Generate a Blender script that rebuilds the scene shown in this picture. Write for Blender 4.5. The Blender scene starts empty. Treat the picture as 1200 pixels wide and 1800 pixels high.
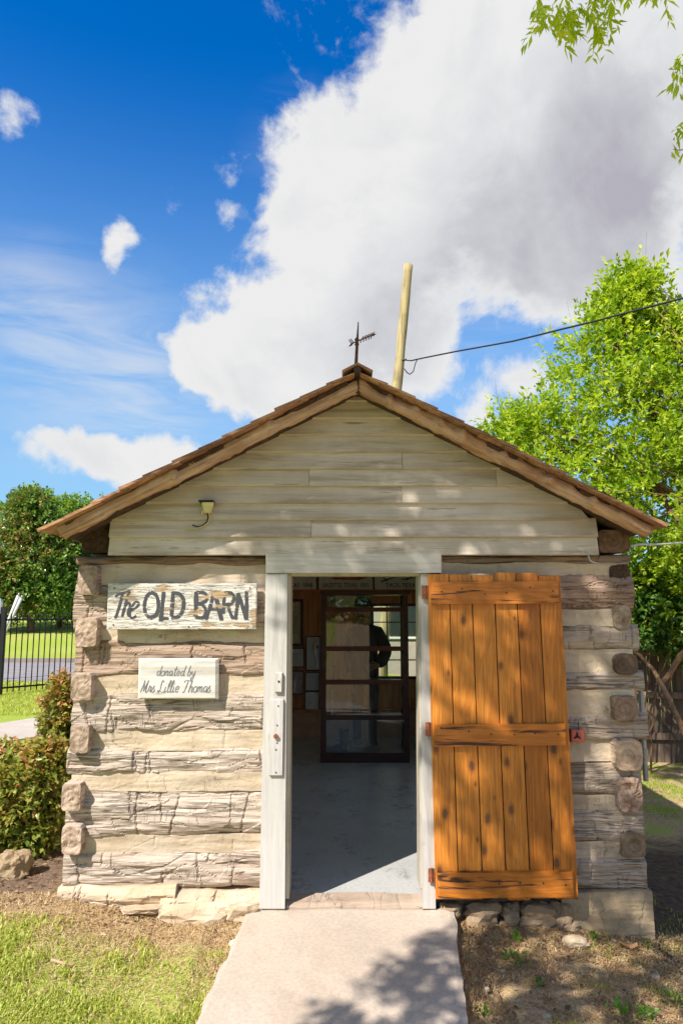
import bpy, math, random
import numpy as np
from mathutils import Vector, Matrix
S = bpy.context.scene
COL = S.collection
R = math.radians
# ------------------------------------------------------------------ camera, sky, sun, exposure
F = 1250.0                      # focal length in pixels of an 1800 px tall frame
TILT = R(7.7)
CAM = Vector((0.0, -4.12, 1.6))
cd = bpy.data.cameras.new('camera'); cam = bpy.data.objects.new('camera', cd); COL.objects.link(cam)
cd.sensor_fit = 'VERTICAL'; cd.sensor_height = 36.0; cd.lens = 36.0 * F / 1800.0
cd.clip_start = 0.05; cd.clip_end = 3000
cam.location = CAM; cam.rotation_euler = (math.pi / 2 + TILT, 0, 0)
S.camera = cam
S.render.resolution_x = 682; S.render.resolution_y = 1024
S.view_settings.view_transform = 'Standard'; S.view_settings.look = 'None'
S.view_settings.gamma = 1; S.view_settings.use_curve_mapping = False
S.view_settings.exposure = 0.82
S.render.engine = 'CYCLES'
S.cycles.use_denoising = True
S.cycles.max_bounces = 10; S.cycles.transparent_max_bounces = 24; S.cycles.transmission_bounces = 10
SUN_EL, SUN_AZ = R(46), R(222)           # azimuth clockwise from +Y
SUN = Vector((math.sin(SUN_AZ) * math.cos(SUN_EL), math.cos(SUN_AZ) * math.cos(SUN_EL), math.sin(SUN_EL)))
sl = bpy.data.lights.new('sun', 'SUN'); so = bpy.data.objects.new('sun', sl); COL.objects.link(so)
sl.energy = 4.6; sl.angle = R(0.53); sl.color = (1.0, 0.925, 0.845)
so.rotation_euler = SUN.to_track_quat('Z', 'Y').to_euler(); so.location = SUN * 40
FW = Vector((0, math.cos(TILT), math.sin(TILT))); UP = Vector((0, -math.sin(TILT), math.cos(TILT)))
def ray(px, py):
    return (Vector((1, 0, 0)) * ((px - 600) / F) + UP * ((900 - py) / F) + FW)
def P(px, py, Y):                          # the point of the vertical plane y = Y seen at a pixel of the photograph
    d = ray(px, py); return CAM + d * ((Y - CAM.y) / d.y)
def PG(px, py, z):                         # the point of the level plane z
    d = ray(px, py); return CAM + d * ((z - CAM.z) / d.z)

class NT:                                   # small helper round a node tree
    def __init__(s, t): s.t = t; t.nodes.clear()
    def n(s, typ, ins=None, **props):
        nd = s.t.nodes.new('ShaderNode' + typ)
        for k, v in props.items(): setattr(nd, k, v)
        for k, v in (ins or {}).items():
            sk = nd.inputs[k]
            if isinstance(v, bpy.types.NodeSocket): s.t.links.new(v, sk)
            elif isinstance(v, (tuple, list)) and sk.type == 'RGBA' and len(v) == 3: sk.default_value = (*v, 1)
            else: sk.default_value = v
        return nd
    def noise(s, vec, scale=1, detail=5, rough=.55, dist=0):
        return s.n('TexNoise', {'Vector': vec, 'Scale': scale, 'Detail': detail, 'Roughness': rough, 'Distortion': dist}).outputs[0]
    def map(s, vec, sc=(1, 1, 1), loc=(0, 0, 0)):
        return s.n('Mapping', {'Vector': vec, 'Scale': sc, 'Location': loc}).outputs[0]
    def math(s, op, a, b=0.0, c=0.0, clamp=False):
        return s.n('Math', {0: a, 1: b, 2: c}, operation=op, use_clamp=clamp).outputs[0]
    def vm(s, op, a, b=(0, 0, 0)):
        nd = s.n('VectorMath', {0: a, 1: b}, operation=op)
        return nd.outputs[1] if op in ('DISTANCE', 'DOT_PRODUCT', 'LENGTH') else nd.outputs[0]
    def mr(s, v, a, b, c=0.0, d=1.0, smooth=True):
        return s.n('MapRange', {0: v, 1: a, 2: b, 3: c, 4: d}, interpolation_type='SMOOTHSTEP' if smooth else 'LINEAR').outputs[0]
    def mix(s, f, a, b, blend='MIX'):
        return s.n('Mix', {0: f, 6: a, 7: b}, data_type='RGBA', blend_type=blend).outputs[2]
    def ramp(s, f, stops):
        nd = s.n('ValToRGB', {0: f}); e = nd.color_ramp.elements
        while len(e) > 1: e.remove(e[-1])
        for i, (p, c) in enumerate(stops):
            if isinstance(c, (int, float)): c = (c, c, c)
            x = e[0] if i == 0 else e.new(p)
            x.position = p; x.color = (*c, 1)
        return nd.outputs[0]
    def xyz(s, v): return s.n('SeparateXYZ', {0: v}).outputs
    def comb(s, x, y, z): return s.n('CombineXYZ', {0: x, 1: y, 2: z}).outputs[0]
    def bump(s, h, strength=.5, dist=.01, normal=None):
        i = {'Height': h, 'Strength': strength, 'Distance': dist}
        if normal is not None: i['Normal'] = normal
        return s.n('Bump', i).outputs[0]

# sky: Nishita daylight with cumulus fields laid over it by direction
W = bpy.data.worlds.new('World'); S.world = W; W.use_nodes = True
w = NT(W.node_tree)
sky = w.n('TexSky', sky_type='NISHITA', sun_disc=False, sun_elevation=SUN_EL, sun_rotation=SUN_AZ, altitude=200, air_density=1.0, dust_density=0.3, ozone_density=3.0).outputs[0]
dirv = w.n('TexCoord').outputs['Generated']
hs = w.n('HueSaturation', {'Hue': .507, 'Saturation': 1.65, 'Value': 1.0, 'Color': sky}).outputs[0]
skyc = w.mix(1.0, hs, (0.8, 1.42, 1.5), 'MULTIPLY')
dz = w.xyz(dirv)[2]
skyc = w.mix(w.mr(dz, .66, .12, 0, .74), skyc, (2.9, 4.6, 6.1))          # paler towards the horizon
def field(blobs, vec):
    tot = None
    for px, py, r, wt in blobs:
        c = ray(px, py).normalized()
        k = (F / math.hypot(F, math.hypot(px - 600, py - 900)))
        rr = r / F * k
        d = w.vm('DISTANCE', vec, tuple(c))
        v = w.mr(d, rr * 1.25, rr * .15, 0, wt)
        tot = v if tot is None else w.math('ADD', tot, v)
    return tot
warp = w.n('TexNoise', {'Vector': dirv, 'Scale': 5.0, 'Detail': 4, 'Roughness': .55}).outputs[1]
wv = w.vm('ADD', dirv, w.vm('SCALE', w.vm('SUBTRACT', warp, (.5, .5, .5)), (0, 0, 0)))
sc_node = [n for n in w.t.nodes if n.type == 'VECT_MATH' and n.operation == 'SCALE'][-1]; sc_node.inputs['Scale'].default_value = .12
BIG = [(1010, 150, 330, 1.1), (830, 90, 190, .8), (740, 260, 220, .9), (600, 330, 150, .8), (520, 420, 100, .7), (640, 480, 170, .9), (900, 400, 260, 1.),
       (1100, 400, 220, .8), (480, 250, 70, .55), (560, 200, 55, .35), (420, 580, 120, .8), (330, 600, 85, .7), (520, 620, 150, .85), (660, 620, 140, .75),
       (760, 620, 80, .5), (400, 680, 90, .4), (860, 710, 80, .65), (930, 690, 60, .5), (45, 780, 56, .62), (105, 790, 62, .7), (165, 802, 64, .72), (225, 810, 62, .7), (285, 812, 64, .66), (340, 790, 60, .5), (330, 640, 74, .55), (450, 680, 100, .6), (560, 690, 100, .5),
       (35, 195, 60, .55), (210, 440, 36, .55), (202, 478, 30, .45), (247, 590, 34, .45), (405, 370, 34, .4), (420, 290, 45, .5), (380, 225, 26, .4), (1150, 500, 110, .4), (1000, 520, 100, .35)]
f = field(BIG, wv)
n1 = w.noise(dirv, 6.5, 9, .62, .35); n2 = w.noise(dirv, 22, 7, .62, .2)
nn = w.math('ADD', w.math('MULTIPLY', w.math('SUBTRACT', n1, .5), 1.9), w.math('MULTIPLY', w.math('SUBTRACT', n2, .5), 1.0))
dy = w.xyz(dirv)[1]
aside = w.mr(dy, .62, .38)                                              # the same kind of clouds go on round the sky
glob = w.math('MULTIPLY', w.mr(w.noise(dirv, 2.3, 3, .5), .44, .62), aside)
dens = w.math('ADD', w.math('ADD', f, w.math('MULTIPLY', glob, .9)), nn)
edge = w.mr(dens, .27, .78)
veil = w.math('MULTIPLY', field([(150, 650, 210, .5), (60, 560, 130, .35), (300, 720, 160, .4), (640, 700, 140, .3), (900, 620, 170, .3), (520, 250, 90, .2)], wv), w.mr(w.noise(w.map(dirv, (5, 5, 26)), 1.0, 6, .6, .6), .3, .7))
cover = w.math('MAXIMUM', edge, w.math('MULTIPLY', veil, .72), clamp=True)
grey = field([(1000, 300, 330, .42), (960, 390, 260, .32), (1180, 250, 260, .3), (820, 500, 220, .34), (1060, 480, 240, .3), (690, 560, 170, .32), (1120, 110, 260, .25), (600, 590, 130, .2), (420, 650, 110, .25), (150, 830, 130, .2)], wv)
n3 = w.noise(dirv, 4.2, 8, .58, .6); n4 = w.noise(dirv, 15, 7, .6, .4)
shade = w.math('ADD', grey, w.math('ADD', w.math('MULTIPLY', w.math('SUBTRACT', n3, .5), 2.3), w.math('MULTIPLY', w.math('SUBTRACT', n4, .5), .9)))
shade = w.math('MULTIPLY', w.math('MULTIPLY', w.math('ADD', shade, .02), .66, clamp=True), w.mr(dens, .45, 1.3))
cloud = w.ramp(shade, [(0, (1.0, 1.0, 1.0)), (.4, (.83, .845, .88)), (1.0, (.54, .53, .60))])
cloud = w.mix(1.0, cloud, (6.0, 6.0, 6.0), 'MULTIPLY')
bg = w.n('Background', {'Color': w.mix(cover, skyc, cloud), 'Strength': .08})
w.t.links.new(bg.outputs[0], w.n('OutputWorld').inputs[0])

# ------------------------------------------------------------------ helpers
def _h(ix, iy, iz, seed):
    a = (ix.astype(np.int64) * 374761393 + iy.astype(np.int64) * 668265263 + iz.astype(np.int64) * 2147483647 + seed * 974634533) & 0xffffffff
    a = ((a ^ (a >> 13)) * 1274126177) & 0xffffffff
    a = ((a ^ (a >> 16)) * 2246822519) & 0xffffffff
    return ((a ^ (a >> 15)) & 0xffffff) / float(0xffffff) * 2 - 1
def vn(x, y, z=0.0, seed=0):               # value noise, -1 .. 1
    x, y, z = np.broadcast_arrays(np.asarray(x, float), np.asarray(y, float), np.asarray(z, float))
    fx, fy, fz = np.floor(x), np.floor(y), np.floor(z)
    u, v, t = x - fx, y - fy, z - fz
    u = u * u * (3 - 2 * u); v = v * v * (3 - 2 * v); t = t * t * (3 - 2 * t)
    r = 0
    for dx in (0, 1):
        for dy_ in (0, 1):
            for dz_ in (0, 1):
                r = r + _h(fx + dx, fy + dy_, fz + dz_, seed) * (u if dx else 1 - u) * (v if dy_ else 1 - v) * (t if dz_ else 1 - t)
    return r
def fbm(x, y, z=0.0, seed=0, oct=4, gain=.5):
    r = 0; a = 1; f_ = 1
    for k in range(oct):
        r = r + a * vn(np.asarray(x) * f_, np.asarray(y) * f_, np.asarray(z) * f_, seed + 17 * k); a *= gain; f_ *= 2.03
    return r
def mesh_np(name, V, Q, tri=False):
    me = bpy.data.meshes.new(name)
    V = np.asarray(V, np.float32); Q = np.asarray(Q, np.int32); k = Q.shape[1]
    me.vertices.add(len(V)); me.vertices.foreach_set('co', V.ravel())
    me.loops.add(Q.size); me.loops.foreach_set('vertex_index', Q.ravel())
    me.polygons.add(len(Q)); me.polygons.foreach_set('loop_start', np.arange(0, Q.size, k, dtype=np.int32))
    me.update(calc_edges=True)
    return me
def tag(o, label=None, cat=None, group=None, kind=None):
    if label: o['label'] = label
    if cat: o['category'] = cat
    if group: o['group'] = group
    if kind: o['kind'] = kind
    return o
def link(name, me, mat=None, parent=None, loc=None, smooth=False, color=None):
    o = bpy.data.objects.new(name, me); COL.objects.link(o)
    if mat is not None and me is not None and not me.materials: me.materials.append(mat)
    if parent is not None: o.parent = parent
    if loc is not None: o.location = loc
    if smooth and me is not None:
        me.polygons.foreach_set('use_smooth', np.ones(len(me.polygons), bool))
    if color is not None: o.color = (*color, 1)
    return o
def empty(name, loc, label, cat, group=None):
    o = bpy.data.objects.new(name, None); COL.objects.link(o); o.location = loc; o.empty_display_size = .1
    return tag(o, label, cat, group)
class MB:
    def __init__(s): s.v = []; s.f = []
    def add(s, vs, fs):
        b = len(s.v); s.v += [tuple(v) for v in vs]; s.f += [tuple(i + b for i in f_) for f_ in fs]
    def box(s, x0, x1, y0, y1, z0, z1):
        s.add([(x0, y0, z0), (x1, y0, z0), (x1, y1, z0), (x0, y1, z0), (x0, y0, z1), (x1, y0, z1), (x1, y1, z1), (x0, y1, z1)],
              [(0, 3, 2, 1), (4, 5, 6, 7), (0, 1, 5, 4), (1, 2, 6, 5), (2, 3, 7, 6), (3, 0, 4, 7)]); return s
    def board(s, a, b, c, d, t, ch=.003):   # a bl, b br, c tr, d tl of the face that looks towards -y; thickness t; chamfered face edge
        a, b, c, d = map(Vector, (a, b, c, d))
        n = (b - a).cross(d - a).normalized(); m = (a + b + c + d) / 4
        def ins(p): return p - n * 0 + (m - p).normalized() * ch * 1.4
        fr = [ins(p) for p in (a, b, c, d)]; md = [p - n * ch for p in (a, b, c, d)]; bk = [p - n * t for p in (a, b, c, d)]
        fs = [(0, 1, 2, 3)]
        for k in range(4):
            l = (k + 1) % 4
            fs += [(k + 4, l + 4, l, k), (k + 8, l + 8, l + 4, k + 4)]
        fs.append((11, 10, 9, 8))
        s.add(fr + md + bk, fs); return s
    def tube(s, pts, rad, n=8, cap=True):
        pts = [Vector(p) for p in pts]; N = len(pts)
        if not hasattr(rad, '__len__'): rad = [rad] * N
        u = None; rings = []
        for i, p in enumerate(pts):
            t = (pts[min(i + 1, N - 1)] - pts[max(i - 1, 0)]).normalized()
            if u is None:
                u = t.cross(Vector((0, 0, 1)) if abs(t.z) < .9 else Vector((0, 1, 0))).normalized()
            else: u = (u - t * u.dot(t)).normalized()
            v = t.cross(u)
            rings.append([p + (u * math.cos(2 * math.pi * k / n) + v * math.sin(2 * math.pi * k / n)) * rad[i] for k in range(n)])
        vs = [q for r_ in rings for q in r_]
        fs = [(i * n + k, i * n + (k + 1) % n, (i + 1) * n + (k + 1) % n, (i + 1) * n + k) for i in range(N - 1) for k in range(n)]
        if cap: fs += [tuple(range(n - 1, -1, -1)), tuple((N - 1) * n + k for k in range(n))]
        s.add(vs, fs); return s
    def lathe(s, c, prof, n=20):            # prof: (r, z) pairs about the vertical through c
        c = Vector(c); N = len(prof)
        vs = [c + Vector((r * math.cos(2 * math.pi * k / n), r * math.sin(2 * math.pi * k / n), z)) for r, z in prof for k in range(n)]
        fs = [(i * n + k, i * n + (k + 1) % n, (i + 1) * n + (k + 1) % n, (i + 1) * n + k) for i in range(N - 1) for k in range(n)]
        fs += [tuple(range(n - 1, -1, -1)), tuple((N - 1) * n + k for k in range(n))]
        s.add(vs, fs); return s
    def build(s, name, mat, parent=None, smooth=False, color=None, loc=None):
        me = bpy.data.meshes.new(name); vs = s.v
        if loc is not None: vs = [tuple(Vector(v) - Vector(loc)) for v in vs]
        me.from_pydata(vs, [], s.f); me.update()
        return link(name, me, mat, parent, loc, smooth, color)

# ------------------------------------------------------------------ materials
def new_mat(name):
    m = bpy.data.materials.new(name); m.use_nodes = True
    return m, NT(m.node_tree)
def finish(m, t, color, rough=.8, normal=None, spec=.3, **extra):
    i = {'Base Color': color, 'Roughness': rough, 'Specular IOR Level': spec}; i.update(extra)
    if normal is not None: i['Normal'] = normal
    b = t.n('BsdfPrincipled', i)
    t.t.links.new(b.outputs[0], t.n('OutputMaterial').inputs[0]); return m
def coords(t, rand=True):
    c = t.n('TexCoord').outputs['Object']
    if rand:
        r = t.n('ObjectInfo').outputs['Random']
        c = t.vm('ADD', c, t.comb(t.math('MULTIPLY', r, 31.0), t.math('MULTIPLY', r, 17.0), t.math('MULTIPLY', r, 53.0)))
    return c
def tinted(t, c):
    return t.mix(1.0, c, t.n('ObjectInfo').outputs['Color'], 'MULTIPLY')

def mat_log():
    m, t = new_mat('hewn_log_wood'); c = coords(t)
    g = t.noise(t.map(c, (2.2, 4, 42)), 1, 9, .68, .8)
    g2 = t.noise(t.map(c, (1.0, 2, 9)), 1, 5, .6, .5)
    col = t.ramp(g, [(0.2, (.13, .10, .08)), (.34, (.28, .235, .195)), (.48, (.435, .385, .335)), (.66, (.56, .515, .465)), (.85, (.65, .61, .56))])
    warm = t.ramp(g2, [(.3, (.37, .27, .19)), (.55, (.48, .42, .36)), (.75, (.57, .53, .48))])
    col = t.mix(.42, col, warm)
    cr = t.math('ABSOLUTE', t.math('SUBTRACT', t.noise(t.map(c, (1.3, 1, 30)), 1, 6, .6, 1.2), .5))
    crk = t.mr(cr, .004, .022)
    wide = t.mr(t.noise(t.map(c, (3.5, 1, 7)), 1, 3, .5), .42, .6)
    crk = t.math('MAXIMUM', crk, wide)
    ck = t.mr(t.math('ABSOLUTE', t.math('SUBTRACT', t.noise(t.map(c, (9, 1, 1.6)), 1, 4, .55, .6), .5)), .001, .008)
    ck = t.math('MAXIMUM', ck, t.mr(t.noise(t.map(c, (4, 1, 14), (3, 1, 7)), 1, 2, .5), .40, .48, 0.0, 1.0))
    ck = t.math('SUBTRACT', 1.0, t.math('MULTIPLY', t.math('SUBTRACT', 1.0, ck), .7))
    both = t.math('MULTIPLY', crk, ck)
    col = t.mix(t.math('MULTIPLY', t.math('SUBTRACT', 1.0, both), .52), col, (.085, .062, .048))
    st = t.mr(t.noise(t.map(c, (3, 3, 7)), 1, 6, .65), .58, .74, 0, .5)
    col = t.mix(st, col, (.17, .10, .065))
    fine = t.noise(t.map(c, (14, 14, 160)), 1, 4, .6)
    h = t.math('ADD', t.math('MULTIPLY', g, .8), t.math('ADD', t.math('MULTIPLY', both, .6), t.math('MULTIPLY', fine, .35)))
    return finish(m, t, tinted(t, col), .9, t.bump(h, .9, .012), .15)
def mat_end():
    m, t = new_mat('log_end_grain'); c = t.n('TexCoord').outputs['Object']
    r = t.n('ObjectInfo').outputs['Random']
    x, y, z = t.xyz(c)
    d = t.vm('LENGTH', t.comb(t.math('ADD', x, t.math('MULTIPLY', t.math('SUBTRACT', r, .5), .05)), 0.0, z))
    c2 = t.vm('ADD', c, t.comb(t.math('MULTIPLY', r, 31.0), 0.0, t.math('MULTIPLY', r, 13.0)))
    nz = t.noise(t.map(c2, (14, 6, 14)), 1, 6, .65)
    d2 = t.math('ADD', t.math('MULTIPLY', d, 190.0), t.math('MULTIPLY', nz, 3.5))
    ring = t.math('SINE', d2)
    col = t.ramp(nz, [(.3, (.20, .15, .11)), (.45, (.36, .29, .225)), (.6, (.46, .385, .31)), (.75, (.55, .48, .41))])
    col = t.mix(t.mr(ring, -.2, 1, 0, .24), col, (.16, .10, .06))
    ang = t.noise(t.map(c2, (30, 1, 30)), 1, 3, .6, 2.0)
    ck = t.mr(t.math('ABSOLUTE', t.math('SUBTRACT', ang, .5)), .0, .016, .55, 0)
    col = t.mix(ck, col, (.05, .03, .02))
    h = t.math('ADD', t.math('MULTIPLY', ring, .12), nz)
    return finish(m, t, tinted(t, col), .9, t.bump(h, .7, .012), .12)
def mat_mortar():
    m, t = new_mat('cream_mortar'); c = coords(t)
    a = t.noise(c, 5, 6, .6); b = t.noise(c, 40, 5, .6); k = t.noise(t.map(c, (2, 2, 7)), 1, 4, .5)
    col = t.ramp(a, [(.3, (.44, .345, .235)), (.5, (.545, .44, .315)), (.7, (.60, .51, .39))])
    col = t.mix(t.mr(k, .50, .70, 0, .7), col, (.36, .30, .22))
    fl = t.noise(t.map(c, (4, 4, 30)), 1, 7, .7, .4)
    col = t.mix(t.mr(fl, .52, .70, 0, .45), col, (.30, .245, .18))
    cr = t.mr(t.math('ABSOLUTE', t.math('SUBTRACT', t.noise(t.map(c, (7, 3, 4)), 1, 4, .6, 1.0), .5)), 0, .006, .55, 0)
    cr = t.math('MULTIPLY', cr, t.mr(t.noise(c, 3, 2, .5), .5, .6))
    col = t.mix(cr, col, (.10, .07, .04))
    h = t.math('ADD', t.math('MULTIPLY', a, .7), t.math('SUBTRACT', t.math('MULTIPLY', b, .5), cr))
    return finish(m, t, tinted(t, col), .95, t.bump(h, .55, .012), .1)
def mat_paint(name, base, dirt, wood, peel=.62, streak=(2, 2, 50), bumpd=.004):
    m, t = new_mat(name); c = coords(t)
    a = t.noise(t.map(c, streak), 1, 8, .65, .4); b = t.noise(c, 2.2, 5, .6); g = t.noise(c, 30, 5, .6)
    b2 = t.noise(t.map(c, (1.1, 2, 11) if streak[2] > 10 else (11, 2, 1.1), (5, 1, 2)), 1, 7, .68, .5)
    col = t.mix(t.mr(b, .38, .68, 0, .6), base, dirt)
    col = t.mix(t.mr(b2, .48, .66, 0, .75), col, tuple(x * .78 for x in dirt))
    col = t.mix(t.mr(a, .35, .6, .22, 0), col, tuple(x * .45 for x in dirt))
    pm = t.math('MULTIPLY', t.mr(a, peel - .04, peel + .05), t.mr(t.noise(c, 4, 4, .6), .42, .58))
    pm = t.math('MAXIMUM', pm, t.math('MULTIPLY', t.mr(g, .66, .72), t.mr(b, .5, .65, 0, .6)))
    col = t.mix(pm, col, wood)
    h = t.math('SUBTRACT', t.math('MULTIPLY', a, .5), t.math('MULTIPLY', pm, .7))
    return finish(m, t, tinted(t, col), .62, t.bump(h, .5, bumpd), .3)
def mat_door():
    m, t = new_mat('varnished_pine'); c = coords(t)
    x, y, z = t.xyz(c)
    low = t.noise(t.map(c, (7, 3, 1.1)), 1, 3, .5, .3)
    rings = t.math('SINE', t.math('ADD', t.math('MULTIPLY', low, 70.0), t.math('MULTIPLY', x, 60.0)))
    fib = t.noise(t.map(c, (170, 60, 4)), 1, 4, .6)
    col = t.ramp(t.math('ADD', t.math('MULTIPLY', rings, .10), .5), [(.3, (.68, .275, .045)), (.5, (.60, .215, .027)), (.7, (.46, .145, .016))])
    col = t.mix(t.mr(fib, .3, .7, .6, 0), col, (.30, .095, .012))
    big = t.noise(t.map(c, (5, 3, 1.6), (4, 0, 9)), 1, 4, .6)
    col = t.mix(t.mr(big, .50, .74, 0, .6), col, (.24, .075, .012))
    v = t.n('TexVoronoi', {'Vector': t.comb(t.math('MULTIPLY', x, 6.6), t.math('MULTIPLY', z, 3.6), 0.0), 'Scale': 1.0, 'Randomness': 1.0}, voronoi_dimensions='2D')
    vr = t.xyz(v.outputs[1])[0]; v = t.math('DIVIDE', v.outputs[0], t.math('ADD', .35, t.math('MULTIPLY', vr, .9)))
    v2 = t.math('ADD', v, t.math('MULTIPLY', t.math('SUBTRACT', t.noise(c, 60, 3, .6), .5), .06))
    col = t.mix(t.mr(v2, .19, .09, 0, .5), col, (.17, .055, .012))
    col = t.mix(t.math('MULTIPLY', t.mr(v2, .11, .05), t.math('ADD', .35, t.math('MULTIPLY', vr, .5))), col, (.05, .028, .018))
    sm = t.mr(t.noise(t.map(c, (22, 4, 3.2), (2, 0, 5)), 1, 4, .6), .62, .74, 0, .6)
    col = t.mix(sm, col, (.06, .03, .018))
    rv = t.n('ObjectInfo').outputs['Random']
    col = t.mix(1.0, col, t.ramp(rv, [(0, (.72, .66, .6)), (.5, (1, 1, 1)), (1, (1.12, 1.16, 1.25))]), 'MULTIPLY')
    stk = t.noise(t.map(c, (34, 4, 1.3), (1, 0, 3)), 1, 6, .65, .4)
    col = t.mix(t.mr(stk, .53, .70, 0, .62), col, (.13, .045, .012))
    h = t.math('ADD', t.math('MULTIPLY', rings, .10), t.math('MULTIPLY', fib, .5))
    return finish(m, t, col, .38, t.bump(h, .35, .003), .4)
def mat_batten():
    m, t = new_mat('varnished_batten_wood'); c = coords(t)
    low = t.noise(t.map(c, (1.3, 3, 9)), 1, 3, .5, .3)
    rings = t.math('SINE', t.math('MULTIPLY', low, 60.0))
    fib = t.noise(t.map(c, (4, 60, 170)), 1, 4, .6)
    col = t.ramp(t.math('ADD', t.math('MULTIPLY', rings, .10), .5), [(.3, (.56, .195, .026)), (.5, (.48, .155, .019)), (.7, (.36, .108, .011))])
    col = t.mix(t.mr(fib, .3, .7, .3, 0), col, (.2, .065, .01))
    ck = t.noise(t.map(c, (2.6, 1, 34)), 1, 4, .55, .5)
    msk = t.mr(ck, .545, .63, 0, .95)
    col = t.mix(msk, col, (.025, .013, .009))
    h = t.math('SUBTRACT', t.math('MULTIPLY', fib, .4), msk)
    return finish(m, t, col, .4, t.bump(h, .6, .005), .4)
def mat_sign():
    m, t = new_mat('peeling_white_sign'); c = coords(t, False)
    a = t.noise(t.map(c, (5, 5, 70)), 1, 8, .65, .5); b = t.noise(t.map(c, (6, 6, 16)), 1, 6, .65); g = t.noise(t.map(c, (3, 3, 8)), 1, 3, .5)
    col = t.mix(t.mr(b, .35, .65, 0, .5), (.62, .60, .54), (.46, .42, .34))
    sx, sy, sz = t.xyz(c)
    wear = t.math('MULTIPLY', t.mr(t.math('ABSOLUTE', t.math('SUBTRACT', sz, 1.585)), .075, .0), t.mr(sx, -1.15, -1.05, 0, .075))
    b = t.math('ADD', t.math('SUBTRACT', b, t.mr(sx, -1.08, -1.16, 0, .05)), wear); g = t.math('ADD', g, t.math('MULTIPLY', wear, 1.2))
    pm = t.math('MULTIPLY', t.mr(b, .52, .60), t.mr(g, .50, .60))
    col = t.mix(pm, col, (.42, .30, .17))
    ck = t.mr(t.math('ABSOLUTE', t.math('SUBTRACT', a, .5)), .0, .022, .85, 0)
    col = t.mix(ck, col, (.14, .10, .07))
    h = t.math('SUBTRACT', t.math('MULTIPLY', a, .4), t.math('ADD', t.math('MULTIPLY', pm, .5), ck))
    return finish(m, t, tinted(t, col), .75, t.bump(h, .7, .005), .2)
def mat_letter():
    m, t = new_mat('flaking_black_lettering'); c = coords(t, False)
    b = t.noise(t.map(c, (6, 6, 16)), 1, 6, .65); g = t.noise(t.map(c, (3, 3, 8)), 1, 3, .5); a = t.noise(t.map(c, (14, 14, 90)), 1, 5, .65, .5)
    sx, sy, sz = t.xyz(c)
    wear = t.math('MULTIPLY', t.mr(t.math('ABSOLUTE', t.math('SUBTRACT', sz, 1.585)), .075, .0), t.mr(sx, -1.15, -1.05, 0, .075))
    b = t.math('ADD', t.math('SUBTRACT', b, t.mr(sx, -1.08, -1.16, 0, .05)), wear); g = t.math('ADD', g, t.math('MULTIPLY', wear, 1.2))
    pm = t.math('MULTIPLY', t.mr(b, .54, .60), t.mr(g, .51, .58))
    pm = t.math('MAXIMUM', pm, t.mr(a, .57, .63, 0, .9))
    bs = t.n('BsdfPrincipled', {'Base Color': t.mix(b, (.02, .022, .026), (.07, .072, .078)), 'Roughness': .7}).outputs[0]
    tr = t.n('BsdfTransparent').outputs[0]
    t.t.links.new(t.n('MixShader', {0: pm, 1: bs, 2: tr}).outputs[0], t.n('OutputMaterial').inputs[0]); return m
def mat_simple(name, col, rough=.6, metal=0.0, var=.35, sc=12, bump=.3, spec=.4, tint=False, dist=.004, **kw):
    m, t = new_mat(name); c = coords(t)
    a = t.noise(c, sc, 6, .62); b = t.noise(c, sc * .17, 4, .55)
    k = t.math('ADD', t.math('MULTIPLY', a, .6), t.math('MULTIPLY', b, .4))
    cc = t.mix(t.mr(k, .33, .67), tuple(x * (1 - var) for x in col), tuple(min(1, x * (1 + var * .7)) for x in col))
    if tint: cc = tinted(t, cc)
    return finish(m, t, cc, rough, t.bump(a, bump, dist), spec, Metallic=metal, **kw)
def mat_grain(name, dark, mid, light, axis='x', rough=.75, sc=1.0, spec=.3, bumpd=.006):
    s = {'x': (2.5, 30, 45), 'y': (40, 2.5, 40), 'z': (45, 40, 2.2)}[axis]
    m, t = new_mat(name); c = coords(t)
    g = t.noise(t.map(c, tuple(k * sc for k in s)), 1, 8, .65, .6); b = t.noise(c, 3, 4, .6)
    col = t.ramp(g, [(.28, dark), (.48, mid), (.72, light)])
    col = t.mix(t.mr(b, .45, .7, 0, .5), col, dark)
    return finish(m, t, tinted(t, col), rough, t.bump(g, .6, bumpd), spec)
def mat_leaf(name, c0, c1, c2, trans=.35, rough=.45):
    m, t = new_mat(name)
    a = t.n('Attribute', attribute_name='tint').outputs['Fac']
    col = t.ramp(a, [(0, c0), (.55, c1), (1, c2)])
    b = t.n('BsdfPrincipled', {'Base Color': col, 'Roughness': rough, 'Specular IOR Level': .35}).outputs[0]
    tc = t.mix(1.0, col, (1.35, 1.25, .55), 'MULTIPLY')
    tr = t.n('BsdfTranslucent', {'Color': tc}).outputs[0]
    t.t.links.new(t.n('MixShader', {0: trans, 1: b, 2: tr}).outputs[0], t.n('OutputMaterial').inputs[0]); return m
def mat_glass(name, rough=.0, tintc=(.94, .97, .96)):
    m, t = new_mat(name)
    fr = t.n('Fresnel', {'IOR': 1.5}).outputs[0]
    gl = t.n('BsdfGlossy', {'Color': (1, 1, 1), 'Roughness': rough}).outputs[0]
    tr = t.n('BsdfTransparent', {'Color': tintc}).outputs[0]
    t.t.links.new(t.n('MixShader', {0: fr, 1: tr, 2: gl}).outputs[0], t.n('OutputMaterial').inputs[0]); return m
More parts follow.
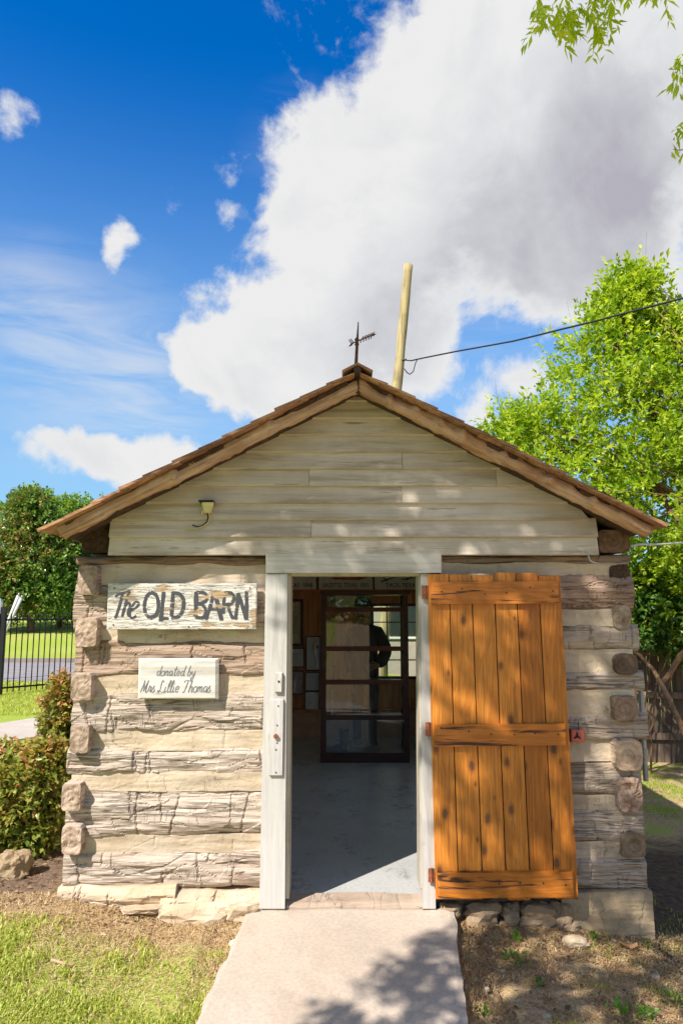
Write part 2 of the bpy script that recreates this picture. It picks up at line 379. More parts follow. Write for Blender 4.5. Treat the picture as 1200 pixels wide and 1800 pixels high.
def mat_ground():
    m, t = new_mat('yard_ground'); c = t.n('TexCoord').outputs['Object']
    x, y, z = t.xyz(c)
    a = t.noise(c, 3.2, 6, .6); b = t.noise(c, 26, 6, .65); d = t.noise(c, 120, 4, .6); e = t.noise(c, .35, 4, .55)
    soil = t.ramp(b, [(.3, (.22, .14, .082)), (.5, (.44, .30, .175)), (.7, (.57, .43, .27))])
    straw = t.ramp(d, [(.3, (.32, .22, .11)), (.6, (.54, .41, .22)), (.8, (.62, .51, .30))])
    dry = t.mix(t.mr(a, .4, .6), soil, straw)
    green = t.ramp(d, [(.25, (.14, .21, .02)), (.5, (.30, .38, .05)), (.75, (.46, .50, .12))])
    green = t.mix(t.mr(e, .4, .65, 0, .45), green, (.40, .40, .12))
    left = t.mr(t.math('ADD', x, t.math('MULTIPLY', t.math('SUBTRACT', a, .5), .8)), -.4, -.7)
    nearwall = t.mr(t.math('ADD', y, t.math('MULTIPLY', t.math('SUBTRACT', a, .5), .5)), -.18, -.50)
    front = t.math('MULTIPLY', t.math('MULTIPLY', left, nearwall), t.mr(a, .30, .46))
    far = t.math('MULTIPLY', t.mr(y, 2.2, 3.6), t.mr(x, 1.6, 1.2))
    right = t.math('MULTIPLY', t.mr(x, 1.5, 2.2), t.mr(t.math('ADD', a, t.math('MULTIPLY', y, .02)), .54, .68, 0, .8))
    gm = t.math('MAXIMUM', t.math('MAXIMUM', front, far), right)
    col = t.mix(gm, dry, green)
    mulch = t.math('MULTIPLY', t.mr(x, -1.45, -1.7), t.math('MULTIPLY', t.mr(y, -.15, .15), t.mr(y, 2.6, 2.0)))
    col = t.mix(mulch, col, t.ramp(b, [(.3, (.10, .065, .045)), (.6, (.22, .15, .10)), (.8, (.36, .26, .17))]))
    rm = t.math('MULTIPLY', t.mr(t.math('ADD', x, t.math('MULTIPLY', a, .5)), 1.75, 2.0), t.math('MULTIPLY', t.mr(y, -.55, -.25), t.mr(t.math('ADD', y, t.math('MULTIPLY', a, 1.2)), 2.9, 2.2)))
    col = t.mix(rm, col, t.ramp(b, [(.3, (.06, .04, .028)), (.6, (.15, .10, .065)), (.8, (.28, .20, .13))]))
    h = t.math('ADD', b, t.math('MULTIPLY', d, .6))
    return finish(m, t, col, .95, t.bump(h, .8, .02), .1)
def mat_concrete(name, c0, c1, c2, spec=.3, rough=.85, stain=None, tint=False):
    m, t = new_mat(name); c = t.n('TexCoord').outputs['Object']
    a = t.noise(c, 2.6, 6, .6); b = t.noise(c, 60, 5, .65); s = t.noise(c, 220, 3, .6)
    col = t.ramp(a, [(.3, c0), (.5, c1), (.7, c2)])
    col = t.mix(t.mr(b, .35, .6, .30, 0), col, tuple(k * .62 for k in c0))
    pt = t.math('MULTIPLY', t.mr(t.noise(c, 1.3, 7, .68), .50, .66), .32)
    col = t.mix(pt, col, tuple(k * .6 for k in c0))
    col = t.mix(t.mr(s, .68, .74, 0, .5), col, tuple(k * .4 for k in c0))
    col = t.mix(t.mr(s, .32, .27, 0, .4), col, (.72, .68, .62))
    if stain is not None:
        k = t.math('MULTIPLY', t.mr(t.noise(t.map(c, (3, 1.6, 1)), 1, 7, .68), .50, .62), t.mr(t.noise(c, 14, 5, .6), .42, .58))
        col = t.mix(t.math('MULTIPLY', k, .45), col, stain)
    if tint: col = tinted(t, col)
    return finish(m, t, col, rough, t.bump(t.math('ADD', b, t.math('MULTIPLY', s, .4)), .35, .004), spec)

LOG, END, MORTAR = mat_log(), mat_end(), mat_mortar()
CLAP = mat_paint('weathered_clapboard_paint', (.67, .59, .50), (.45, .36, .27), (.28, .21, .15), .63)
FRAME = mat_paint('pale_grey_frame_paint', (.55, .53, .49), (.46, .44, .40), (.30, .23, .16), .64, (50, 30, 2))
HEAD = mat_paint('pale_grey_header_paint', (.62, .58, .52), (.50, .46, .40), (.32, .25, .17), .66)
DOOR, BATTEN = mat_door(), mat_batten()
SIGN, LETTER = mat_sign(), mat_letter()
PLAQUE = mat_paint('aged_white_plaque_paint', (.64, .62, .57), (.50, .46, .38), (.42, .33, .24), .66, (3, 3, 26), .003)
INK = mat_simple('grey_brush_ink', (.19, .19, .20), .7, var=.5, sc=60)
RUST = mat_simple('red_brown_rust', (.30, .10, .045), .8, .2, .6, 60, .6)
RAKE = mat_grain('weathered_rafter_wood', (.20, .10, .055), (.46, .29, .175), (.62, .47, .34), 'x', .8)
SHINGLE = mat_grain('cedar_shingle', (.13, .06, .035), (.35, .185, .10), (.50, .33, .215), 'x', .85)
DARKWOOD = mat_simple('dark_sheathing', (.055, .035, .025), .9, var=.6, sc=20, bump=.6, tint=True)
STONE = mat_concrete('limestone', (.34, .28, .20), (.46, .39, .29), (.56, .50, .40), tint=True)
PLASTER = mat_mortar(); PLASTER.name = 'base_plaster'
PATHM = mat_concrete('path_concrete', (.41, .335, .26), (.475, .395, .315), (.53, .455, .37))
FLOORM = mat_concrete('painted_grey_floor', (.44, .45, .445), (.51, .52, .51), (.56, .565, .55), .5, .22, (.12, .10, .08))
PINE = mat_grain('brown_pine_panel', (.30, .115, .045), (.52, .23, .09), (.64, .33, .15), 'z', .5, .5)
CABW = mat_grain('dark_mahogany', (.030, .008, .006), (.065, .017, .011), (.10, .028, .016), 'x', .4, .6, .5)
GLASS = mat_glass('clear_glass')
IRON = mat_simple('black_iron', (.018, .018, .02), .5, .3, .3, 30)
GROUND = mat_ground()
BARK = mat_simple('grey_brown_bark', (.24, .17, .11), .9, var=.5, sc=25, bump=.8, tint=True, dist=.01)
POLEW = mat_grain('yellow_grey_pole_wood', (.17, .13, .06), (.36, .29, .14), (.50, .42, .22), 'z', .85, .5)
# ------------------------------------------------------------------ ground
rng = np.random.default_rng(7)
def gh(x, y):
    x = np.asarray(x, float); y = np.asarray(y, float)
    z = np.interp(x, [-6, -2.5, -1.45, -.93, 0, .65, 1.22, 1.7, 2.5, 6], [.0, .05, .03, -.06, -.07, -.085, -.11, -.175, -.27, -.34])
    zb = np.interp(x, [-6, -1.6, 1.5, 2.5], [0, 0.02, -.12, -.30])
    k = np.clip((y - .5) / 2.0, 0, 1); k = k * k * (3 - 2 * k)
    z = z * (1 - k) + zb * k + np.where(y < 0, .085 * np.maximum(y, -6), 0)
    k2 = np.clip((y - 17.5) / 13.0, 0, 1); k2 = k2 * k2 * (3 - 2 * k2)
    return z + 1.05 * k2 * np.clip((-x - 1) / 4, 0, 1)
def ghf(x, y): return float(gh(x, y))
def axis(fine, lo, hi, far):
    a = list(np.arange(lo, hi + 1e-6, fine)); s = fine; p = hi
    while p < far: s *= 1.18; p += s; a.append(p)
    s = fine; p = lo; b = []
    while p > -far: s *= 1.18; p -= s; b.append(p)
    return np.array(b[::-1] + a)
xs = axis(.03, -2.8, 2.8, 900); ys = axis(.03, -1.7, .5, 900)
X, Y = np.meshgrid(xs, ys); Z = gh(X, Y)
near = np.clip(1 - np.hypot(X, Y) / 9, 0, 1)
Z = Z + near * (.014 * fbm(X * 3, Y * 3, 0, 3, 3) + .006 * fbm(X * 14, Y * 14, 0, 5, 2))
inpath = (np.abs(X - .02) < .7) & (Y < .02) | (np.abs(X) < 1.6) & (Y > .06) & (Y < 5.4)
Z = np.where(inpath, Z - .05, Z)
nx, ny = len(xs), len(ys)
idx = np.arange(nx * ny).reshape(ny, nx)
Q = np.stack([idx[:-1, :-1], idx[:-1, 1:], idx[1:, 1:], idx[1:, :-1]], -1).reshape(-1, 4)
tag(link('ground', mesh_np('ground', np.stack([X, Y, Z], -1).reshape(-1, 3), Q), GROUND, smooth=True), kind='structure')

def slab(name, poly_top, thick, mat, kind='structure', nu=40, nv=40, noise_=.002, seed=1, **kw):
    a, b, c, d = [Vector(p) for p in poly_top]          # near-left, near-right, far-right, far-left
    u, v = np.meshgrid(np.linspace(0, 1, nu), np.linspace(0, 1, nv))
    pts = np.zeros((nv, nu, 3))
    for k in range(3): pts[..., k] = (a[k] * (1 - u) + b[k] * u) * (1 - v) + (d[k] * (1 - u) + c[k] * u) * v
    e = np.minimum(np.minimum(u, 1 - u), np.minimum(v, 1 - v))
    pts[..., 2] += noise_ * fbm(pts[..., 0] * 5, pts[..., 1] * 5, 0, seed, 4) - .006 * (e < 1e-6)
    wob = .011 * fbm(pts[..., 0] * 9, pts[..., 1] * 9, 3, seed + 5, 3)
    pts[..., 0] += np.where((u == 0) | (u == 1), wob, 0)
    V = pts.reshape(-1, 3).tolist(); I = np.arange(nu * nv).reshape(nv, nu)
    Fs = [tuple(int(q) for q in (I[j, i], I[j, i + 1], I[j + 1, i + 1], I[j + 1, i])) for j in range(nv - 1) for i in range(nu - 1)]
    loop = list(I[0, :]) + list(I[1:, -1]) + list(I[-1, -2::-1]) + list(I[-2:0:-1, 0])
    b0 = len(V); V += [(V[i][0], V[i][1], V[i][2] - thick) for i in loop]
    n = len(loop)
    for k in range(n):
        Fs.append((int(loop[(k + 1) % n]), int(loop[k]), b0 + k, b0 + (k + 1) % n))
    me = bpy.data.meshes.new(name); me.from_pydata(V, [], Fs); me.update()
    return tag(link(name, me, mat, smooth=False, **kw), kind=kind)
slab('path', [(-1.02, -4.6, -.42), (.14, -4.6, -.42), (.605, -.02, -.004), (-.50, -.02, -.004)], .16, PATHM, nv=160, nu=50, noise_=.003)
# street, kerb and sidewalk on the left
ASPH = mat_concrete('pale_street_asphalt', (.22, .20, .20), (.27, .25, .25), (.31, .29, .29))
WALK = mat_concrete('sidewalk_concrete', (.42, .37, .30), (.48, .42, .35), (.52, .47, .39))
KERB = mat_concrete('kerb_concrete', (.20, .17, .14), (.26, .22, .18), (.30, .27, .22))
slab('street', [(-60, 11.8, .03), (-1.9, 11.8, .03), (-1.9, 17.0, .035), (-60, 17.0, .035)], .3, ASPH, noise_=.004)
slab('kerb', [(-60, 17.0, .15), (-1.9, 17.0, .15), (-1.9, 17.25, .15), (-60, 17.25, .15)], .3, KERB, nv=3)
a1, a2, a3, a4 = PG(-260, 1345, .03), PG(95, 1289, .03), PG(95, 1256, .03), PG(-260, 1308, .03)
slab('sidewalk', [a1, a2, a3, a4], .15, WALK, noise_=.003)

# ------------------------------------------------------------------ the cabin
cabin = empty('log_cabin', (.07, 0, 0), 'small hewn log cabin with white clapboard gable and shingled roof', 'cabin')
CL = Vector((-.07, 0, 0))                    # parts are modelled in world coordinates
def part(mb, name, mat, smooth=False, color=(1, 1, 1), loc=None, parent=None):
    o = mb.build(name, mat, None, smooth, color, loc)
    p = parent or cabin
    o.parent = p; o.matrix_parent_inverse = Matrix.Translation(-(world_loc(p)))
    return o
def world_loc(o):
    l = Vector(o.location)
    while o.parent is not None:
        l = l + o.matrix_parent_inverse.translation + Vector(o.parent.location); o = o.parent
    return l
def adopt(o, p):
    o.parent = p; o.matrix_parent_inverse = Matrix.Translation(-world_loc(p)); return o

def strip(name, x0, x1, zb, zt, mat, Y0, depth, seed, rough=1.0, hew=6, rnd=.03, color=(1, 1, 1), zl=None, wav=.008, nu=None, nv=None, zslope=0.0):
    """one hewn log or mortar band along x: front face as a displaced grid, closed behind"""
    nu = nu or max(30, int((x1 - x0) / .0065)); nv = nv or max(8, int((zt - zb) / .0075))
    u = np.linspace(x0, x1, nu); v = np.linspace(0, 1, nv)
    U, Vv = np.meshgrid(u, v)
    zb_ = zb + wav * fbm(u * 5, 0, 0, seed, 4) ; zt_ = zt + wav * fbm(u * 5, 0, 7, seed + 1, 4)
    Zg = zb_[None, :] * (1 - Vv) + zt_[None, :] * Vv
    Yg = Y0 + rnd * np.abs(2 * Vv - 1) ** 5
    Yg = Yg - rough * (.010 * fbm(U * 2.2, Zg * 14, 0, seed + 2, 4) + .0032 * fbm(U * 5, Zg * 48, 0, seed + 3, 3))
    cell = np.floor(U * 6.5 + .9 * vn(U * 2, Zg * 9, 0, seed + 4))
    st = _h(cell, np.floor(Zg * 9 + .8 * vn(U * 3, Zg * 3, 1, seed + 6)), cell * 0, seed + 5)
    Yg = Yg - rough * .0035 * st
    ck = np.abs(vn(U * 1.5, Zg * 26 + vn(U * 6, 0, 3, seed), 0, seed + 8))
    Yg = Yg + rough * .007 * np.exp(-(ck / .06) ** 2) * (vn(U * 2.2, Zg * 5, 5, seed + 9) > -.1)
    rr = random.Random(seed)
    for k in range(hew):
        xi = rr.uniform(x0, x1); zc = rr.uniform(zb, zt); hl = rr.uniform(.25, .6) * (zt - zb); sl_ = rr.uniform(-.25, .25)
        dd = U - xi - sl_ * (Zg - zc) - .004 * vn(Zg * 60, xi, 0, seed)
        w_ = np.clip((hl - np.abs(Zg - zc)) / .012, 0, 1)
        Yg = Yg + w_ * (.008 * np.exp(-(dd / .005) ** 2) + .0035 * (dd > 0) * np.exp(-np.maximum(dd, 0) / .05)) * rough
    Zg = Zg + zslope * (U - x0)
    V = np.stack([U, Yg, Zg], -1).reshape(-1, 3)
    back0 = np.stack([u, np.full(nu, Y0 + depth), Zg[0]], -1); back1 = np.stack([u, np.full(nu, Y0 + depth), Zg[-1]], -1)
    V = np.concatenate([V, back0, back1]).tolist()
    I = np.arange(nu * nv).reshape(nv, nu); B0 = np.arange(nu) + nu * nv; B1 = B0 + nu
    rows = [B0] + [I[j] for j in range(nv)] + [B1]
    Fs = []
    for a, b in zip(rows[:-1], rows[1:]):
        Fs += [(int(a[i]), int(a[i + 1]), int(b[i + 1]), int(b[i])) for i in range(nu - 1)]
    Fs += [(int(B1[i]), int(B1[i + 1]), int(B0[i + 1]), int(B0[i])) for i in range(nu - 1)]
    Fs.append(tuple(int(r[0]) for r in rows[::-1])); Fs.append(tuple(int(r[-1]) for r in rows))
    me = bpy.data.meshes.new(name); me.from_pydata(V, [], Fs); me.update()
    o = link(name, me, mat, color=color, smooth=False)
    return adopt(o, cabin)
def strip_px(name, px0, px1, py0, py1, mat, Y0, depth, seed, **kw):
    pm = .5 * (py0 + py1)
    a = P(px0, pm, Y0); b = P(px1, pm, Y0)
    return strip(name, a.x, b.x, P(600, py1, Y0).z, P(600, py0, Y0).z, mat, Y0, depth, seed, **kw)
br1, br2, lt, gr = (.80, .67, .57), (.95, .85, .76), (1.06, 1.0, .94), (.95, .89, .82)
# left of the door: logs, then mortar bands
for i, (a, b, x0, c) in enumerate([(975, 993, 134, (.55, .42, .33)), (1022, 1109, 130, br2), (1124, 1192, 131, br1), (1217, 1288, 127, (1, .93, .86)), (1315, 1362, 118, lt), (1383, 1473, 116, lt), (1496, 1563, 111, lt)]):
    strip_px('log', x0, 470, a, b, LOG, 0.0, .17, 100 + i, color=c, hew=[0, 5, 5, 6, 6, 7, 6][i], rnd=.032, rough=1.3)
for i, (a, b) in enumerate([(988, 1028), (1103, 1130), (1186, 1222), (1282, 1320), (1356, 1391), (1467, 1500)]):
    strip_px('mortar_band', [150, 140, 138, 134, 126, 120][i], 470, a, b, MORTAR, .016, .13, 200 + i, rough=.38, hew=2, rnd=.0, wav=.004)
# right of the door
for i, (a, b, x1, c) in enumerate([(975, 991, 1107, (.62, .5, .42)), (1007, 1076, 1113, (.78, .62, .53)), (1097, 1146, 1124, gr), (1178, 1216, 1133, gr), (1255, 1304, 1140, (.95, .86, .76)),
                                   (1334, 1402, 1126, (.9, .83, .74)), (1419, 1483, 1131, gr), (1508, 1567, 1137, gr)]):
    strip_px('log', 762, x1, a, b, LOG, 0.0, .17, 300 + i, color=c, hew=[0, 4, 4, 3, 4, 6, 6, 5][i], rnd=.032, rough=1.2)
for i, (a, b) in enumerate([(986, 1012), (1071, 1101), (1141, 1182), (1211, 1259), (1300, 1339), (1397, 1424), (1479, 1513)]):
    strip_px('mortar_band', 762, [1084, 1106, 1112, 1116, 1120, 1124, 1128][i], a, b, MORTAR, .016, .13, 400 + i, rough=.38, hew=2, rnd=.0, wav=.004)

def side_log(px0, px1, py0, py1, Yf, length, seed, color=(1, 1, 1), mat_side=LOG, roundness=5.0, name='log', noise_=.006):
    """a log of the side wall seen end on; its origin is the centre of the end"""
    a = P(px0, py1, Yf); b = P(px1, py0, Yf); c = (a + b) / 2
    hx, hz = (b.x - a.x) / 2, (b.z - a.z) / 2
    n = 36; V = []; Fs = []
    th = np.linspace(0, 2 * math.pi, n, endpoint=False)
    ct, st = np.cos(th), np.sin(th)
    r0 = (np.abs(ct) ** roundness + np.abs(st) ** roundness) ** (-1 / roundness)
    jit = 1 + .03 * fbm(ct * 1.5, st * 1.5, 0, seed, 3)
    ex, ez = hx * r0 * ct * jit, hz * r0 * st * jit
    levels = [(0, 0.0)] + [(s_, 0.0) for s_ in (.25, .5, .72, .88, .97)] + [(1.0, .006)]
    V.append((0, float(-.004), 0))
    for s_, yb in levels[1:]:
        dy_ = -noise_ * fbm(ex * s_ * 30, ez * s_ * 30, 0, seed + 3, 3)
        for k in range(n): V.append((ex[k] * s_, yb + dy_[k], ez[k] * s_))
    for L in (.05, .16, .4, length):
        wob = 1 + .03 * fbm(ct * 2, st * 2, L * 4, seed + 4, 2)
        for k in range(n): V.append((ex[k] * wob[k], L, ez[k] * wob[k]))
    for k in range(n): Fs.append((0, 1 + k, 1 + (k + 1) % n))
    nl = len(levels) - 1 + 4
    nface_end = 0
    for j in range(nl - 1):
        for k in range(n):
            p, q = 1 + j * n + k, 1 + j * n + (k + 1) % n
            Fs.append((p, p + n, q + n, q))
    Fs.append(tuple(1 + (nl - 1) * n + k for k in range(n)))
    me = bpy.data.meshes.new(name); me.from_pydata(V, [], Fs); me.update()
    me.materials.append(END); me.materials.append(mat_side)
    nend = n + (len(levels) - 2) * n
    for i, p in enumerate(me.polygons): p.material_index = 0 if i < nend else 1
    o = link(name, me, None, color=color); o.location = c
    return adopt(o, cabin)
LE = [(135, 172, 994, 1046, .80), (131, 172, 1086, 1137, .95), (123, 162, 1183, 1232, .85), (122, 157, 1276, 1324, .8), (107, 143, 1378, 1426, .9), (107, 144, 1452, 1503, .95)]
for i, (a, b, c, d, k) in enumerate(LE):
    col = (k * 1.22, k * 1.12, k * 1.05)
    side_log(a, b, c, d, -.058, .80, 500 + i, col, roundness=9)
    z_ = P(600, (c + d) / 2, -.058).z
    for y_, l_ in ((3.15, .25), (4.42, .8)):
        o = side_log(a, b, c, d, -.058, l_, 510 + i, col, roundness=9); o.location.y = y_
side_log(143, 192, 921, 971, -.01, 5.1, 520, (.16, .12, .10), roundness=8)
RE = [(1052, 1105, 931, 971, (.42, .32, .26), 9), (1072, 1106, 993, 1031, (.22, .17, .15), 6), (1078, 1108, 1063, 1106, (.9, .85, .75), 4), (1082, 1120, 1149, 1187, (.34, .29, .25), 3.2),
      (1079, 1120, 1224, 1266, (.70, .6, .52), 9), (1083, 1128, 1301, 1355, (1.15, 1.02, .88), 5), (1087, 1127, 1366, 1428, (.95, .82, .76), 5), (1093, 1133, 1465, 1508, (.6, .54, .46), 7)]
for i, (a, b, c, d, col, rd) in enumerate(RE):
    side_log(a, b, c, d, [-.02, .01, 0, -.03, -.04, -.065, -.035, -.012][i], .50, 540 + i, col, roundness=rd, noise_=[.004, .004, .012, .004, .004, .003, .016, .004][i])
# mortar core of the side walls and the back wall, with side window openings, most of them added for daylight
WIN_L, ADDED_WIN_R = ((.50, 1.85, .35, 1.48), (2.02, 3.25, .35, 1.48), (3.45, 4.35, .82, 1.62)), ((.55, 2.50, .45, 1.75), (2.70, 4.70, .45, 1.75))  # all but the last left window are unseen, added to brighten the room
def wall_with(x0, x1, wins):
    mb = MB(); y = .172
    for a, b, z0, z1 in wins:
        mb.box(x0, x1, y, a, -.25, 1.99); mb.box(x0, x1, a, b, -.25, z0); mb.box(x0, x1, a, b, z1, 1.99); y = b
    mb.box(x0, x1, y, 5.24, -.25, 1.99); part(mb, 'side_wall', MORTAR)
wall_with(-1.49, -1.37, WIN_L); wall_with(1.5, 1.62, ADDED_WIN_R)
mb = MB(); mb.box(-1.37, .38, 5.16, 5.24, -.2, 1.99); mb.box(1.0, 1.5, 5.16, 5.24, -.2, 1.99); mb.box(.38, 1.0, 5.16, 5.24, -.2, .70); mb.box(.38, 1.0, 5.16, 5.24, 1.66, 1.99)
part(mb, 'back_wall', MORTAR)
# base: mortar plinth and rubble stones
strip('base_plaster', P(103, 1590, 0).x, P(310, 1590, 0).x, -.16, P(600, 1557, 0).z, MORTAR, -.035, .22, 610, rough=1.2, hew=3, rnd=.03, color=(1.02, .98, .94))
strip('base_plaster', P(285, 1590, 0).x, P(458, 1590, 0).x, -.16, P(600, 1566, 0).z, MORTAR, -.055, .22, 611, rough=1.5, hew=4, rnd=.05, color=(1.02, .98, .95))
strip('base_plaster', P(985, 1600, 0).x, P(1144, 1600, 0).x, -.40, P(600, 1564, 0).z, MORTAR, -.03, .22, 612, rough=.5, hew=2, rnd=.01, color=(.68, .63, .54))
strip('base_plaster', P(755, 1600, 0).x, P(990, 1600, 0).x, -.30, P(600, 1572, 0).z, MORTAR, .03, .16, 613, rough=1.4, hew=4, rnd=.03, color=(.5, .46, .40))
def rock(name, c, s, seed, mat=STONE, color=(1, 1, 1), rough=.22, n=2, flat=4.0):
    import bmesh
    bm = bmesh.new(); bmesh.ops.create_icosphere(bm, subdivisions=n + 1, radius=1)
    co = np.array([v.co[:] for v in bm.verts])
    d = 1 + rough * fbm(co[:, 0] * 1.3 + seed, co[:, 1] * 1.3, co[:, 2] * 1.3, seed, 3) + rough * .35 * fbm(co[:, 0] * 5, co[:, 1] * 5 + seed, co[:, 2] * 5, seed + 1, 2)
    sq = (np.abs(co) ** flat).sum(1) ** (-1 / flat)
    for v, k, q in zip(bm.verts, d, sq): v.co = Vector(v.co) * float(k * q)
    for v in bm.verts: v.co = Vector((v.co.x * s[0], v.co.y * s[1], v.co.z * s[2]))
    me = bpy.data.meshes.new(name); bm.to_mesh(me); bm.free()
    return link(name, me, mat, None, c, color=color)
for i, (px, py, wpx, hpx) in enumerate([(790, 1596, 38, 20), (843, 1607, 62, 42), (893, 1604, 34, 30), (943, 1606, 62, 34), (985, 1604, 30, 36), (905, 1628, 60, 22), (960, 1632, 70, 20), (1000, 1628, 40, 22)]):
    c = P(px, py, .0); adopt(rock('stone', c, (wpx / 2 / 320, .05, hpx / 2 / 320), 620 + i, color=(.62, .52, .42), rough=.4), cabin)
for i, (px, py, wpx, hpx) in enumerate([(352, 1610, 110, 34), (425, 1606, 60, 34), (255, 1598, 70, 14)]):
    c = P(px, py, -.04); adopt(rock('stone', c, (wpx / 2 / 320, .045, hpx / 2 / 320), 640 + i, MORTAR, color=(1.02, .97, .92), rough=.35), cabin)
# gable boards
ap = P(628, 650, -.05); XC = P(629, 690, -.26).x
gl, gr_ = P(192, 950, -.05).x, P(1050, 950, -.05).x
edges = [975, 943.5, 913.5, 883.5, 853.5, 823.5, 794, 764.5, 735, 705, 676]
seams = {0: [], 1: [547], 2: [], 3: [706], 4: [543, 872], 5: [707], 6: [], 7: [], 8: [], 9: [], 10: []}
def roof_half(z): return (ZR - z) / MS
aS = P(628, 643, -.33); eL = P(74, 917, -.33); eR = P(1170, 922, -.33)
MS = ((aS.z - eL.z) / (aS.x - eL.x) + (aS.z - eR.z) / (eR.x - aS.x)) / 2; ZR = aS.z - .052
XC = aS.x
for i in range(len(edges) - 1):
    zb, zt = P(600, edges[i], -.05).z, P(600, edges[i + 1], -.05).z + .012
    cut = [None] + [P(s_, edges[i], -.05).x for s_ in seams[i]] + [None]
    for j in range(len(cut) - 1):
        def lim(z, side):
            if side < 0: return max(XC - roof_half(z), gl) if cut[j] is None else cut[j] + .0008
            return min(XC + roof_half(z), gr_ - (.045 if i >= 2 else 0)) if cut[j + 1] is None else cut[j + 1] - .0008
        mb = MB().board((lim(zb, -1), -.062, zb), (lim(zb, 1), -.062, zb), (lim(zt, 1), -.036, zt), (lim(zt, -1), -.036, zt), .020, .0015)
        k = 1.0 - .025 * ((i * 7 + j * 3) % 4)
        part(mb, 'clapboard', CLAP, color=(k, k * (.985 if i % 2 else 1), k * .97))
mb = MB(); z0 = P(600, 975, 0).z + .02
def gable(mb, y0, y1, z0, xa, xb):
    f = [(xa, z0), (xb, z0), (xb, ZR - (xb - XC) * MS), (XC, ZR), (xa, ZR - (XC - xa) * MS)]
    mb.add([(x, y0, z) for x, z in f] + [(x, y1, z) for x, z in f], [(0, 1, 2, 3, 4), (9, 8, 7, 6, 5)] + [(k, k + 5, (k + 1) % 5 + 5, (k + 1) % 5) for k in range(5)])
gable(mb, -.02, .02, z0, gl + .01, gr_ - .06)
part(mb, 'gable_backing', DARKWOOD)
mb = MB(); gable(mb, 5.18, 5.235, 1.992, -1.49, 1.62)
part(mb, 'rear_gable', CLAP)
# door frame
def bpx(tl, tr, br, bl, Y, t, name, mat, ch=.004, color=(1, 1, 1), parent=None):
    return part(MB().board(P(*bl, Y), P(*br, Y), P(*tr, Y), P(*tl, Y), t, ch), name, mat, color=color, parent=parent)
frame = empty('door_frame', (.05, -.05, 0), None, None); adopt(frame, cabin)
bpx((467, 973), (776, 973), (776, 1007), (467, 1007), -.066, .09, 'header_board', HEAD, parent=frame)
bpx((467, 1008), (505, 1008), (500.5, 1599), (455.5, 1599), -.055, .20, 'post', FRAME, parent=frame)
bpx((739, 1008), (757, 1008), (765.5, 1599), (742.5, 1599), -.050, .20, 'post', FRAME, parent=frame)
bpx((505.5, 1008), (511, 1008), (508, 1580), (501.5, 1580), -.03, .16, 'stop_trim', FRAME, .002, (.95, .88, .72), frame)
bpx((735, 1010), (738.7, 1010), (741.6, 1562), (738, 1562), -.02, .16, 'stop_trim', FRAME, .002, (.9, .85, .74), frame)
bpx((505.5, 1007.5), (738.5, 1007.5), (738.5, 1012), (505.5, 1012), -.03, .16, 'stop_trim', FRAME, .001, (.85, .78, .6), frame)
# strap, plate, rusty knob and screws on the left post
bpx((475, 1229), (498, 1229), (496, 1364), (473, 1364), -.071, .015, 'strap_board', FRAME, .003, (.97, .97, .98), frame)
bpx((484, 1182), (496, 1182), (495, 1217), (483, 1217), -.075, .018, 'latch_plate', FRAME, .003, (1.02, 1.02, 1.0), frame)
k = P(490, 1198, -.078); mb = MB().tube([k, k + Vector((0, .012, 0))], .006, 10); part(mb, 'keyhole', IRON, parent=frame)
k = P(485, 1294, -.075); mb = MB().tube([k + Vector((0, -.010, 0)), k + Vector((0, .006, 0))], [.013, .012], 14); part(mb, 'knob', RUST, parent=frame)
for sx, sy in [(489, 1241), (487, 1275), (487, 1306), (485, 1318), (485, 1358)]:
    k = P(sx, sy, -.074); part(MB().tube([k, k + Vector((0, .006, 0))], .004, 8), 'screw', IRON, parent=frame)
# sill log and floor
SILLW = mat_log(); SILLW.name = 'worn_sill_wood'
o = strip('door_sill', P(503, 1580, 0).x, P(748, 1580, 0).x, -.05, .018, LOG, -.035, .16, 700, rough=.6, hew=0, rnd=.03, color=(.86, .77, .68))
mb = MB().box(-1.37, 1.5, .10, 5.16, -.12, .0); part(mb, 'floor', FLOORM)
o.data.update()
